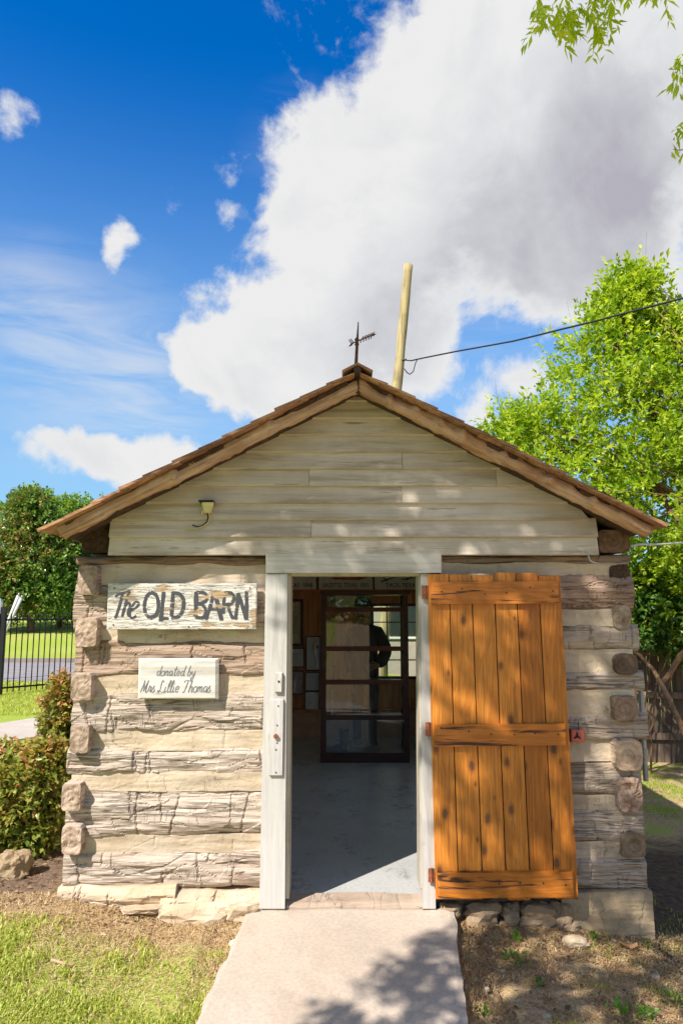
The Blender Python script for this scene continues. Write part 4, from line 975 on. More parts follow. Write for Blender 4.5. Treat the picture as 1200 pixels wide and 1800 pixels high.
# framed pictures
PAPER = {k: mat_simple('print_' + k, c, .6, var=v, sc=s_) for k, c, v, s_ in (('yellowed', (.60, .52, .30), .4, 22), ('grey', (.68, .66, .66), .15, 14), ('mauve', (.50, .40, .41), .35, 16), ('white', (.80, .78, .76), .2, 26), ('silver', (.58, .58, .58), .1, 5))}
YEL = mat_simple('yellow_paint', (.75, .48, .03), .6); WHP = mat_simple('white_paint_print', (.75, .74, .72), .6); SAND = mat_simple('sand_print', (.58, .42, .26), .6); BLU = mat_simple('slate_blue_print', (.16, .22, .34), .6)
FR = [(500, 533, 1053, 1136, 'yellowed', .035, 'large dark framed yellowed document at the top by the left door jamb'), (505, 535, 1139, 1173, 'grey', .010, 'thin framed pale grey print just under the yellowed document'),
      (537, 564, 1118, 1179, 'silver', .012, 'tall grey print with a yellow and white upright figure'), (504, 534, 1179, 1221, 'mauve', .010, 'mauve framed print below the pale grey print'),
      (536, 562, 1181, 1215, 'silver', .010, 'plain grey framed print under the tall grey print'), (535, 561, 1215, 1252, 'white', .010, 'lowest framed white line print above the wainscot'),
      (588, 628, 1044, 1072, 'yellowed', .012, 'wide framed print seen through the top of the glass cabinet')]
for i, (a, b, c, d, kind, fw, lb) in enumerate(FR):
    p0, p1 = P(a, d, YB - .02), P(b, c, YB - .02)
    fr_ = empty('framed_picture', ((p0.x + p1.x) / 2, YB - .02, p0.z), lb, 'picture', 'framed pictures on the back wall')
    mb = MB()
    for q in ((p0.x, p1.x, p0.z, p0.z + fw), (p0.x, p1.x, p1.z - fw, p1.z), (p0.x, p0.x + fw, p0.z + fw, p1.z - fw), (p1.x - fw, p1.x, p0.z + fw, p1.z - fw)): mb.box(q[0], q[1], YB - .028, YB - .001, q[2], q[3])
    sub(mb, 'frame', CABW, fr_)
    sub(MB().box(p0.x + fw, p1.x - fw, YB - .012, YB - .002, p0.z + fw, p1.z - fw), 'print', PAPER[kind], fr_)
    cx, cz, hx, hz = (p0.x + p1.x) / 2, (p0.z + p1.z) / 2, (p1.x - p0.x) / 2, (p1.z - p0.z) / 2
    def blot(pts, r, mat, nm): sub(MB().tube([(cx + x * hx, YB - .013, cz + z * hz) for x, z in pts], r, 6), nm, mat, fr_)
    if i == 2:
        blot([(.32, .62), (.34, .85)], [.016, .012], YEL, 'yellow_shape'); blot([(.05, .55), (.0, .2)], [.012, .016], SAND, 'sand_shape'); blot([(.5, .45), (.52, .3)], .014, BLU, 'blue_shape')
        blot([(.2, .5), (.25, .0), (.45, -.5), (.5, -.9)], [.012, .016, .013, .008], WHP, 'white_shape')
    if i in (1, 4, 5):
        for r_ in range(4): blot([(-.5, .4 - .25 * r_), (.5, .42 - .25 * r_)], .0025, PAPER['mauve'], 'print_line')
    if i == 0:
        for r_ in range(9): blot([(-.5, .6 - .15 * r_), (.5, .6 - .15 * r_)], .003, PAPER['mauve'], 'print_line')
    if i == 3: blot([(-.1, -.8), (-.1, .1), (0, .3)], [.018, .022, .012], PAPER['grey'], 'pale_figure')
# the glass display cabinet
YC0, YC1 = 3.60, 3.98
cL, cR = P(563, 1340, YC0).x, P(720, 1340, YC0).x
cb = empty('display_cabinet', ((cL + cR) / 2, YC0, 0), 'tall dark mahogany glass fronted display cabinet inside the doorway', 'cabinet')
wst = .055
for x0 in (cL, cR - wst):
    for y0 in (YC0, YC1 - .05): sub(MB().box(x0, x0 + wst, y0, y0 + .05, 0, 1.74), 'post', CABW, cb)
for i, zc in enumerate((1.585, 1.17, .82, .455)):
    sub(MB().box(cL + wst, cR - wst, YC0 + .004, YC0 + .04, zc - .024, zc + .024), 'rail', CABW, cb, color=(2.0, 1.6, 1.3) if i < 3 else (1, 1, 1))
    sub(MB().box(cL + wst, cR - wst, YC0 + .042, YC1 - .052, zc - .012, zc + .006), 'shelf', CABW, cb)
sub(MB().box(cL, cR, YC0 - .01, YC1, .0, .10), 'plinth', CABW, cb); sub(MB().box(cL - .015, cR + .015, YC0 - .02, YC1 + .01, 1.742, 1.79), 'cornice', CABW, cb)
for z0, z1 in ((.102, .429), (.481, .794), (.846, 1.144), (1.196, 1.559), (1.611, 1.738)):
    sub(MB().box(cL + wst, cR - wst, YC0 + .018, YC0 + .022, z0, z1), 'glass_pane', GLASS, cb)
for x0 in (cL + .02, cR - .024): sub(MB().box(x0, x0 + .004, YC0 + .052, YC1 - .052, .105, 1.735), 'side_pane', GLASS, cb)
# things on its shelves
TEAL = mat_simple('dark_teal_glaze', (.03, .07, .08), .3); BONE = mat_simple('pale_bone', (.34, .28, .17), .8, var=.4, sc=24, bump=.8)
BOOK = [mat_simple('book_' + k, c, .7) for k, c in (('brown', (.16, .08, .04)), ('grey', (.30, .30, .30)), ('green', (.06, .11, .07)), ('rose', (.35, .20, .17)))]
BRASS = mat_simple('old_brass', (.45, .30, .06), .4, .8); GREEN = mat_simple('dried_green_stems', (.16, .22, .05), .7)
def at_shelf(px, zs, dy_=.15): x = P(px, 1200, YC0 + dy_).x; return Vector((x, YC0 + dy_, zs))
k = at_shelf(622, .10, .10); o = rock('fossil_stone', k + Vector((.02, 0, .055)), (.10, .06, .055), 31, BONE, rough=.35, flat=2.2); tag(o, 'pale lumpy fossil stone on the bottom of the glass cabinet', 'stone')
k = at_shelf(604, .10, .18); v = empty('boot', k, 'dark teal ceramic boot on the bottom of the glass cabinet', 'boot')
sub(MB().lathe(k, [(.045, .0), (.05, .03), (.045, .09), (.05, .16), (.062, .21), (.055, .215)], 16), 'shaft', TEAL, v, True); sub(MB().tube([k + Vector((-.01, 0, .03)), k + Vector((-.075, -.01, .027)), k + Vector((-.115, -.015, .02))], [.035, .03, .014], 12), 'toe', TEAL, v, True)
k = at_shelf(584, .463, .12); v = empty('candlestick', k, 'slim pale candlestick on the fourth shelf at the left of the cabinet', 'candlestick')
sub(MB().lathe(k, [(.035, 0), (.03, .01), (.008, .03), (.007, .15), (.014, .16), (.012, .17)], 14), 'holder', WHP, v, True); sub(MB().lathe(k + Vector((0, 0, .17)), [(.008, 0), (.008, .10), (.002, .105)], 10), 'candle', WHP, v, True)
k = at_shelf(628, .463, .16); v = empty('dried_plant', k, 'low tuft of dried green stems in a dish on the fourth shelf', 'plant')
sub(MB().lathe(k, [(.05, 0), (.07, .02), (.065, .02)], 16), 'dish', BOOK[3], v)
mb = MB(); rr = random.Random(5)
for _ in range(40):
    a = rr.uniform(0, 6.28); l = rr.uniform(.05, .13); mb.tube([k + Vector((0, 0, .015)), k + Vector((math.cos(a) * l * .5, math.sin(a) * l * .3, .02 + l * .5)), k + Vector((math.cos(a) * l, math.sin(a) * l * .5, .02 + l * .6))], [.003, .003, .001], 4)
sub(mb, 'stems', GREEN, v)
for i, (px, zs, w_, h_, bm_, lb) in enumerate([(590, 1.178, .03, .17, 0, 'brown upright book at the left end of the second shelf'), (597, 1.178, .025, .20, 1, 'grey upright book beside the brown one'), (603, 1.178, .03, .18, 3, 'rose upright book third on the second shelf'),
                                              (586, .828, .03, .16, 2, 'green upright book at the left end of the third shelf'), (594, .828, .026, .18, 0, 'brown upright book beside the green one')]):
    k = at_shelf(px, zs); b_ = empty('book', k, lb, 'book', 'books in the cabinet')
    sub(MB().box(k.x - w_ / 2, k.x + w_ / 2, k.y - .06, k.y + .06, k.z, k.z + h_), 'cover', BOOK[bm_], b_)
    sub(MB().box(k.x - w_ / 2 + .004, k.x + w_ / 2 - .004, k.y - .058, k.y + .058, k.z + h_ - .004, k.z + h_ + .0015), 'pages', CARD, b_)
k = at_shelf(612, .828, .1); v = empty('brass_lamp', k, 'small brass oil lamp on the third shelf', 'lamp')
sub(MB().lathe(k, [(.04, 0), (.045, .01), (.02, .03), (.04, .06), (.04, .08), (.012, .10)], 16), 'base', BRASS, v, True); sub(MB().lathe(k + Vector((0, 0, .1)), [(.018, 0), (.032, .04), (.02, .09), (.018, .13)], 16), 'chimney', GLASS, v, True)
# the person standing behind the cabinet
CLOTH = mat_simple('black_cloth', (.012, .012, .014), .85); SKIN = mat_simple('skin', (.42, .22, .15), .55, var=.12); FELT = mat_simple('black_felt', (.008, .008, .009), .9); REDC = mat_simple('dark_red_cloth', (.16, .02, .02), .8)
def skin_fig(name, verts, edges_, radii, mat, root=0, sub_=2):
    me = bpy.data.meshes.new(name); me.from_pydata(verts, edges_, []); me.update()
    o = bpy.data.objects.new(name, me); COL.objects.link(o); me.materials.append(mat)
    sk = o.modifiers.new('skin', 'SKIN'); sk.use_smooth_shade = True
    for i, r_ in enumerate(radii):
        d = me.skin_vertices[0].data[i]; d.radius = (r_, r_) if not isinstance(r_, tuple) else r_; d.use_root = (i == root)
    ss = o.modifiers.new('sub', 'SUBSURF'); ss.levels = 1; ss.render_levels = sub_
    return o
px_, py_ = P(641, 1200, 4.32).x, 4.32
per = empty('person', (px_, py_, 0), 'person in black hat and dark clothes with one bent elbow standing behind the glass cabinet', 'person')
B = [(0, 0, .86), (0, 0, 1.02), (0, .005, 1.20), (0, .005, 1.32), (-.01, -.01, 1.41),
     (-.14, .01, 1.31), (-.20, .01, 1.06), (-.17, -.06, .84), (-.165, -.09, .77),
     (.15, .01, 1.31), (.255, .04, 1.11), (.19, -.08, .98), (.14, -.14, .95),
     (-.085, 0, .80), (-.09, 0, .46), (-.09, .02, .09), (-.11, -.14, .04), (.085, 0, .80), (.09, .0, .46), (.09, .02, .09), (.11, -.14, .04)]
E = [(0, 1), (1, 2), (2, 3), (3, 4), (3, 5), (5, 6), (6, 7), (7, 8), (3, 9), (9, 10), (10, 11), (11, 12), (0, 13), (13, 14), (14, 15), (15, 16), (0, 17), (17, 18), (18, 19), (19, 20)]
Rd = [(.16, .12), (.17, .12), (.18, .13), (.12, .10), .055, .08, .06, .045, .035, .095, .085, .075, .04, .095, .065, .05, .04, .095, .065, .05, .04]
body = skin_fig('body', B, E, Rd, CLOTH); body.location = (px_, py_, 0); on(body, per); body.matrix_parent_inverse = Matrix.Translation(-world_loc(per))
HV = [(-.01, -.01, 1.40), (-.015, -.015, 1.47), (-.02, -.02, 1.56), (-.02, -.02, 1.64), (-.06, -.10, 1.545), (-.045, -.09, 1.49)]
head = skin_fig('head', HV, [(0, 1), (1, 2), (2, 3), (2, 4), (1, 5)], [.05, .06, (.085, .095), .06, .014, .03], SKIN); head.location = (px_, py_, 0); on(head, per)
mb = MB()
for ex in (-.055, -.012): mb.lathe((px_ - .02 + ex * .8, py_ - .112, 1.575), [(.004, -.007), (.008, 0), (.004, .007)], 8)
on(sub(mb, 'eyes', FELT, per), head)
mb = MB(); mb.tube([(px_ - .075, py_ - .098, 1.505), (px_ - .05, py_ - .104, 1.503), (px_ - .025, py_ - .100, 1.505)], .005, 6); on(sub(mb, 'mouth', REDC, per), head)
hc = Vector((px_ - .02, py_ - .02, 1.62)); mb = MB().lathe(hc, [(.15, 0), (.155, .006), (.10, .012), (.095, .05), (.085, .10), (.05, .115)], 24); sub(mb, 'hat', FELT, per, True)
mb = MB().lathe((px_ - .012, py_ - .012, 1.385), [(.062, 0), (.068, .02), (.060, .045)], 16); sub(mb, 'collar', REDC, per, True)
for wr, d in (((-.165, -.09, .77), (-.05, -.12, -1)), ((.15, -.14, .95), (-1, -.35, -.2))):      # hands: palm, four fingers and a thumb
    wr = Vector(wr); d = Vector(d).normalized(); sd = d.cross(Vector((0, 1, .1))).normalized(); cu = sd.cross(d)
    V = [wr - d * .02, wr + d * .05]; Ed = [(0, 1)]; Rr = [.026, .034]
    for fi, (o_, ln) in enumerate(((-.030, .066), (-.010, .075), (.010, .070), (.030, .056))):
        b_ = len(V); V += [wr + d * .085 + sd * o_, wr + d * (.085 + ln * .5) + sd * o_ * 1.1 + cu * .008, wr + d * (.085 + ln * .9) + sd * o_ * 1.1 + cu * .026]; Ed += [(1, b_), (b_, b_ + 1), (b_ + 1, b_ + 2)]; Rr += [.0095, .009, .0075]
    b_ = len(V); V += [wr + d * .03 - sd * .038 + cu * .008, wr + d * .065 - sd * .055 + cu * .02]; Ed += [(1, b_), (b_, b_ + 1)]; Rr += [.011, .009]
    h_ = skin_fig('hand', [tuple(v_) for v_ in V], Ed, Rr, SKIN); h_.location = (px_, py_, 0); on(h_, per)
# ------------------------------------------------------------------ leaves, trees, shrubs
def unit(v): return v / np.maximum(np.linalg.norm(v, axis=-1, keepdims=True), 1e-9)
def leaves_mesh(name, base, dirv_, nrm, L, Wd, tint, mat, parent=None, fold=.18, fan=None):
    """one folded diamond leaf (two quads) per row"""
    n = len(base); d = unit(dirv_); s = unit(np.cross(d, nrm)); nn_ = np.cross(s, d)
    L = np.broadcast_to(L, (n,))[:, None]; Wd = np.broadcast_to(Wd, (n,))[:, None]
    b = base; tip = base + d * L - nn_ * L * .10
    m1 = base + d * L * .42 + s * Wd + nn_ * Wd * fold * 2; m2 = base + d * L * .42 - s * Wd + nn_ * Wd * fold * 2
    mid = base + d * L * .45
    V = np.stack([b, m1, tip, m2, mid], 1).reshape(-1, 3)
    i = np.arange(n)[:, None] * 5
    Q = np.concatenate([i + np.array([[0, 4, 2, 1]]), i + np.array([[0, 3, 2, 4]])], 0)
    me = mesh_np(name, V, Q)
    at = me.attributes.new('tint', 'FLOAT', 'POINT'); at.data.foreach_set('value', np.repeat(np.clip(tint, 0, 1), 5).astype(np.float32))
    o = link(name, me, mat); o['kind'] = 'stuff'
    if parent is not None: on(o, parent)
    return o
def sprays(cent, dirs, per, L, droop, rg, spread=.75, jit=.02):
    """leaves set alternately along twigs that start at cent; gives base, direction, normal"""
    n = len(cent); t = np.tile(np.linspace(.05, 1, per), n); C = np.repeat(cent, per, 0); D = np.repeat(unit(dirs), per, 0); LL = np.repeat(np.broadcast_to(L, (n,)), per)
    base = C + D * (t * LL)[:, None]; base[:, 2] -= droop * (t ** 2) * LL
    rnd = rg.normal(size=(n * per, 3)); side = unit(np.cross(D, rnd))
    ld = unit(D * (.55 + .4 * t[:, None]) + side * spread); ld[:, 2] -= droop * .6
    nr = unit(np.array([0, 0, 1.0]) + .55 * rg.normal(size=(n * per, 3)))
    return base + rg.normal(size=base.shape) * jit, ld, nr
def in_ell(rg, n, c, r, shell=.0):
    v = unit(rg.normal(size=(n, 3))); q = rg.uniform(shell ** 3, 1, n) ** (1 / 3)
    return np.array(c) + v * q[:, None] * np.array(r), v
LEAFR = mat_leaf('bright_yellow_green_leaf', (.14, .27, .015), (.38, .53, .035), (.60, .68, .11), .5)
LEAFD = mat_leaf('dark_green_leaf', (.03, .09, .015), (.075, .17, .025), (.15, .26, .04), .28)
LEAFM = mat_leaf('glossy_magnolia_leaf', (.07, .16, .025), (.18, .30, .05), (.40, .22, .09), .22, .25)
LEAFL = mat_leaf('light_green_leaf', (.14, .26, .03), (.24, .38, .05), (.36, .48, .08), .4)
LEAFP = mat_leaf('red_tipped_leaf', (.11, .19, .03), (.36, .38, .08), (.52, .22, .10), .35, .3)
LEAFS = mat_leaf('backlit_pecan_leaflet', (.36, .52, .03), (.54, .64, .05), (.72, .75, .12), .75)  # pecan leaf with the light shining through it put into a brighter colour
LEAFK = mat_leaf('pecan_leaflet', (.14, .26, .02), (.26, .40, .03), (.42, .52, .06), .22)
def limb(p0, p1, r0, r1, rg, sag=.0, n=9, wob=.05):
    p0, p1 = Vector(p0), Vector(p1); d = p1 - p0; pts = []
    w_ = Vector(rg.normal(size=3)) * wob * d.length
    for i in range(n):
        t = i / (n - 1); pts.append(p0.lerp(p1, t) + w_ * math.sin(t * 3.14) + Vector((0, 0, sag * math.sin(t * 3.14) * d.length)))
    return pts, [r0 + (r1 - r0) * i / (n - 1) for i in range(n)]
# the bright tree on the right
rg = np.random.default_rng(11)
TB = Vector((5.3, 4.0, ghf(5.3, 4.0) - .1))
tr = empty('leafy_tree', TB, 'bright green leafy tree with bare lower limbs at the right of the cabin', 'tree')
EL = []
for px, py, rx, rz, Yc in [(1180, 665, 90, 95, 5.0), (1075, 570, 30, 60, 5.0), (1050, 650, 70, 75, 5.0), (1090, 760, 130, 100, 4.6), (960, 760, 70, 55, 5.0), (900, 770, 45, 32, 5.2), (1020, 850, 120, 65, 4.6), (1180, 880, 120, 120, 4.2), (1240, 720, 110, 160, 4.6), (1120, 990, 90, 85, 4.8), (1210, 1040, 90, 80, 4.6), (1300, 900, 120, 200, 4.5), (1165, 585, 30, 26, 5.0), (1098, 530, 20, 40, 5.0), (1122, 512, 12, 22, 5.0), (1360, 700, 120, 150, 5.0), (1225, 610, 50, 50, 4.8), (1090, 1060, 60, 50, 5.3)]:
    c = P(px, py, Yc); k = (c - CAM).dot(FW) / F; EL.append((c, (rx * k, min(rx, rz) * k * .9 + .15, rz * k)))
cs, ds = [], []
for c, r in EL:
    vol = r[0] * r[1] * r[2]; n = int(150 + 370 * vol)
    p, v = in_ell(rg, n, c, r, .35); cs.append(p); ds.append(v * .8 + rg.normal(size=v.shape) * .45 + np.array([0, 0, .45]))
cs, ds = np.concatenate(cs), np.concatenate(ds)
b, d, nr = sprays(cs, ds, 13, rg.uniform(.16, .46, len(cs)), .05, rg, .8, .012)
tint = np.clip((.42 + .13 * rg.normal(size=len(b))) + np.repeat((.24 * rg.normal(size=len(cs))), 13), 0, 1)
leaves_mesh('crown', b, d, nr, rg.uniform(.045, .11, len(b)), rg.uniform(.014, .028, len(b)), tint, LEAFR, tr)
mb = MB()
crotch = [TB + Vector((-.35, 0, 1.7)), TB + Vector((.2, .2, 2.0)), TB + Vector((-.1, -.2, 2.3))]
for j, cr in enumerate(crotch):
    p, r = limb(TB + Vector((.1 * (j - 1), .06 * j, 0)), cr, .085, .06, rg); mb.tube(p, r, 9)
sub(mb, 'trunk', BARK, tr, True, (1, .85, .7))
for j, (c, r) in enumerate(EL):
    cr = crotch[j % 3]; mb = MB(); p, rd = limb(cr, c, .042, .012, rg, .05, 12, .08); mb.tube(p, rd, 7)
    for q in range(12):
        i = rg.integers(5, 12); e = np.array(c) + rg.normal(size=3) * np.array(r) * .5; pp, r2 = limb(p[i], e, rd[i] * .6, .004, rg, .03, 6, .06); mb.tube(pp, r2, 5)
    sub(mb, 'branch', BARK, tr, True, (.9, .75, .62))
for pts in ([(1222, 1330, 3.6), (1195, 1272, 3.7), (1168, 1215, 3.8), (1148, 1178, 4.0), (1122, 1150, 4.3), (1090, 1140, 4.5)], [(1225, 1130, 3.6), (1195, 1152, 3.8), (1172, 1190, 3.9), (1160, 1200, 3.9)]):
    q = [P(*p) for p in pts]; mb = MB().tube(q, [.042, .034, .028, .022, .016, .009][:len(q)], 8); sub(mb, 'branch', BARK, tr, True, (1.25, 1.0, .8))
mb = MB()
for _ in range(16):
    i = rg.integers(0, len(EL)); c, r = EL[i]; v = unit(rg.normal(size=3)); v[2] = abs(v[2]); s0 = np.array(c) + v * np.array(r) * .8
    mb.tube([s0, s0 + v * .25 + np.array([0, 0, .12]), s0 + v * .34 + np.array([0, 0, .36])], [.003, .002, .001], 4)
sub(mb, 'twigs', BARK, tr, False, (.6, .5, .45))['kind'] = 'stuff'
# shaded shrub low at the right
sb = empty('shrub', (3.4, 4.6, ghf(3.4, 4.6)), 'dark green shrub in the shade below the bright tree by the plank fence', 'shrub')
cs = []; ds = []
for px, py, rx, rz in [(1150, 1085, 60, 45), (1190, 1060, 60, 60), (1125, 1050, 30, 40), (1240, 1090, 60, 60)]:
    c = P(px, py, 4.6); k = (c - CAM).dot(FW) / F; p, v = in_ell(rg, 130, c, (rx * k, .35, rz * k), .2); cs.append(p); ds.append(v + rg.normal(size=v.shape) * .5)
cs, ds = np.concatenate(cs), np.concatenate(ds); b, d, nr = sprays(cs, ds, 12, .24, .15, rg)
leaves_mesh('foliage', b, d, nr, rg.uniform(.06, .10, len(b)), rg.uniform(.018, .03, len(b)), np.clip(.5 + .25 * rg.normal(size=len(b)), 0, 1), LEAFD, sb)
mb = MB(); g0 = Vector((3.4, 4.6, ghf(3.4, 4.6) - .05))
for _ in range(5): p, r = limb(g0 + Vector((rg.normal() * .1, rg.normal() * .1, 0)), cs[rg.integers(0, len(cs))], .014, .005, rg); mb.tube(p, r, 6)
sub(mb, 'stems', BARK, sb, True, (.6, .5, .4))
# pecan overhead: trunk behind the camera, crown between the sun and the cabin's right half, one spray in view
rg = np.random.default_rng(23)
KB = Vector((1.6, -8.2, ghf(1.6, -6) - .2))
pk = empty('pecan_tree', KB, 'overhanging tree whose feathery leaf sprays dip into the top right of the sky', 'tree')
def shaded(x, z):                              # where the crown should stand before the sun, in facade coordinates
    px = x; 
    if z > 1.94: zone = (x > -1.35) and z < 3.1
    elif z > 1.86: zone = x > -.45
    elif z > 1.35: zone = x > -.50 + .9 * (1.88 - z)
    else: zone = x > .62 + .10 * math.sin(z * 7)
    if x > 2.6 or z > 3.05: zone = False
    holes = [(.50, 2.12, .17, .10), (.28, 1.98, .16, .06), (.62, 1.98, .10, .05), (.78, 1.45, .07, .15), (1.05, 1.28, .07, .20), (1.42, .85, .07, .30), (1.35, .45, .05, .18), (.95, .75, .05, .12), (1.2, 1.62, .08, .05), (.66, .2, .08, .10), (.75, -.2, .15, .12), (1.7, -.1, .10, .12), (1.3, -.95, .14, .1), (.98, -1.3, .15, .1), (1.55, .62, .1, .1), (.2, 1.9, .06, .04), (2.1, -.6, .2, .15), (.35, 1.90, .05, .03), (1.1, 1.92, .09, .06)]
    for hx, hz, rx, rz in holes:
        if ((x - hx) / rx) ** 2 + ((z - hz) / rz) ** 2 < 1: return False
    return zone
S_ = np.array(SUN); cs, ds = [], []
while len(cs) < 1150:                           # shade over the side yard
    x, y = rg.uniform(1.8, 5.6), rg.uniform(.2, 5.6)
    if fbm(np.array(x * 1.6), np.array(y * 1.6), 0, 91, 2) > .08: continue
    c = np.array([x, y, -.2]) + S_ * rg.uniform(9.2, 10.6); cs.append(c); v = rg.normal(size=3); v[2] *= .4; ds.append(v)
while len(cs) < 2520:
    x, z = rg.uniform(-1.5, 2.7), rg.uniform(-1.7, 3.1)
    if z < -.05:                                # rays that land on the ground: limit to the right of the path
        if x < .62 + .28 * z * -1 * .3: continue
    if not shaded(x, z): continue
    if rg.random() < (.48 if z < .25 else .34 if z < 1.75 and x > .6 else .0): continue
    t = rg.uniform(5.2, 8.6) if z > 1.2 else rg.uniform(5.8, 8.6)
    c = np.array([x, 0, z]) + S_ * t
    cs.append(c); v = rg.normal(size=3); v[2] *= .4; ds.append(v - S_ * (v @ S_) * .6)
cs = np.array(cs); ds = unit(np.array(ds))
b, d, nr = sprays(cs - ds * .11, ds, 13, .22, .25, rg, .95, .008)
rel = b - np.array(CAM); zc = rel @ np.array(FW); qx = 600 + F * rel[:, 0] / np.maximum(zc, .05); qy = 900 - F * (rel @ np.array(UP)) / np.maximum(zc, .05)
seen = (zc > -.3) & (qx > -250) & (qx < 1450) & (qy > -260)         # the photograph shows open sky there
b, d, nr = b[~seen], d[~seen], nr[~seen]
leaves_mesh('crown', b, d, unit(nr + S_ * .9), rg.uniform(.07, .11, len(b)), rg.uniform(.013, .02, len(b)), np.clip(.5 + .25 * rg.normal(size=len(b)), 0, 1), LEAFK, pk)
mb = MB(); fork = KB + Vector((-.5, .6, 4.6)); p, r = limb(KB, fork, .30, .20, rg, 0, 12, .03); mb.tube(p, r, 14); sub(mb, 'trunk', BARK, pk, True)
for k in range(9):
    e = cs[(k * 157) % len(cs)]; mb = MB(); p, r = limb(fork, e, .075, .018, rg, .06, 14, .04); mb.tube(p, r, 8); sub(mb, 'branch', BARK, pk, True)
cs2, ds2 = [], []
spr = [(968, 18, -1.3), (985, 30, -1.25), (1010, 12, -1.3), (1030, 35, -1.25), (1052, 25, -1.3), (1075, 12, -1.25), (1090, 4, -1.3), (945, 40, -1.3), (1005, 45, -1.25), (1045, 50, -1.25), (1040, 0, -1.3), (985, -5, -1.3), (1170, -8, -1.2), (1150, -18, -1.2)]
for px, py, Y0 in spr:
    for q in range(3):
        c = np.array(P(px + rg.normal() * 8, py + rg.normal() * 6 - 26, Y0)) + rg.normal(size=3) * .04
        cs2.append(c); ds2.append([rg.normal() * .6 - .1, rg.normal() * .4, -.9 + .4 * rg.random()])
for px, py in [(1197, 108), (1204, 120), (1200, 98), (1198, 228), (1204, 236), (1210, 225), (1215, 100), (1220, 60)]:
    for q in range(2): cs2.append(np.array(P(px + rg.normal() * 3, py - 8 + rg.normal() * 4, -.9))); ds2.append([rg.normal() * .5 + .1, rg.normal() * .4, -.7])
cs2, ds2 = np.array(cs2), np.array(ds2)
b, d, nr = sprays(cs2, ds2, 12, rg.uniform(.09, .14, len(cs2)), .3, rg, .85, .004)
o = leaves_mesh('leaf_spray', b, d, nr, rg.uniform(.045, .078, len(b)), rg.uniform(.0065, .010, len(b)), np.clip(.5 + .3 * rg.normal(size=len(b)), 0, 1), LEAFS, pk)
mb = MB(); p, r = limb(fork, P(1300, -260, -1.4), .05, .03, rg, .04, 12, .02); mb.tube(p, r, 8); q0 = p[-1]
for tgt in ((1020, -20, -1.3), (1090, -25, -1.3), (960, -4, -1.3), (1165, -30, -1.2), (1210, 80, -.95), (1212, 215, -.95)):
    pp, r2 = limb(q0, P(*tgt), .014, .003, rg, .02, 8, .03); mb.tube(pp, r2, 5)
mb.tube([P(1182, 262, -.9), P(1192, 264, -.9), P(1212, 262, -.9)], [.0015, .002, .003], 5)
sub(mb, 'branch', BARK, pk, True, (.7, .6, .5))
# trees across the street on the left
rg = np.random.default_rng(31)
def far_tree(px, py_base, Yc, ells, leafmat, lab, ll, lw, trunk_px, n_each, red=0.0, name='tree', down=.0):
    g = P(px, py_base, Yc); gz = ghf(g.x, Yc); t = empty(name, (g.x, Yc, gz), lab, 'tree', None)
    cs, ds = [], []; cc = []
    for ex, ey, rx, rz in ells:
        c = P(ex, ey, Yc); k = (c - CAM).dot(FW) / F; p, v = in_ell(rg, n_each, c, (rx * k, rx * k * .9, rz * k), .45); cs.append(p); ds.append(v + rg.normal(size=v.shape) * .5); cc.append(c)
    cs, ds = np.concatenate(cs), np.concatenate(ds)
    b, d, nr = sprays(cs, ds, 12, ll * 3.2, .1, rg, .9, ll * .25)
    tn = np.clip(.35 + .18 * rg.normal(size=len(b)), 0, .62)
    if red: m = rg.random(len(b)) < red * (1 + np.sin(b[:, 0] * 1.3) * .9 + np.sin(b[:, 2] * 1.9) * .7); tn[m] = rg.uniform(.85, 1, m.sum())
    leaves_mesh('crown', b, d, nr, rg.uniform(.7, 1.2, len(b)) * ll, rg.uniform(.8, 1.2, len(b)) * lw, tn, leafmat, t)
    k = (g - CAM).dot(FW) / F; mb = MB(); top = Vector((g.x, Yc, cc[0].z)); p, r = limb((g.x, Yc, gz - .2), top, trunk_px * k, trunk_px * k * .5, rg, 0, 10, .02); mb.tube(p, r, 10); sub(mb, 'trunk', BARK, t, True, (.45, .38, .32))
    for c in cc[1:]:
        mb = MB(); p2, r2 = limb(p[5], c, trunk_px * k * .45, .02, rg, .03); mb.tube(p2, r2, 6); sub(mb, 'branch', BARK, t, True, (.45, .38, .32))
    return t
far_tree(55, 1095, 25.0, [(40, 985, 62, 66), (58, 918, 40, 44), (20, 1010, 50, 58), (75, 985, 52, 62), (-40, 980, 80, 90), (85, 1035, 50, 34), (20, 1050, 45, 26), (52, 893, 20, 22)], LEAFM, 'large dark magnolia with rusty brown leaves across the street', .17, .045, 7, 330, .16, 'magnolia_tree')
far_tree(105, 1098, 26.5, [(125, 1020, 45, 62), (122, 960, 40, 50), (108, 1050, 36, 26), (165, 980, 50, 80), (150, 1040, 40, 40)], LEAFD, 'dark green tree with a stout trunk right of the magnolia', .14, .045, 6, 300, 0, 'oak_tree')
far_tree(100, 1085, 34.0, [(105, 912, 40, 26), (125, 900, 30, 22), (60, 885, 30, 20), (25, 915, 30, 24), (90, 940, 70, 40), (180, 930, 50, 50)], LEAFL, 'pale yellow green tree rising behind the dark magnolia', .18, .06, 6, 170, 0, 'ash_tree')
far_tree(55, 1083, 27.5, [(55, 1070, 9, 7), (60, 1076, 6, 5)], LEAFL, 'small yellow green bush in front of the white building', .10, .04, 1.5, 60, 0, 'garden_bush')['category'] = 'bush'
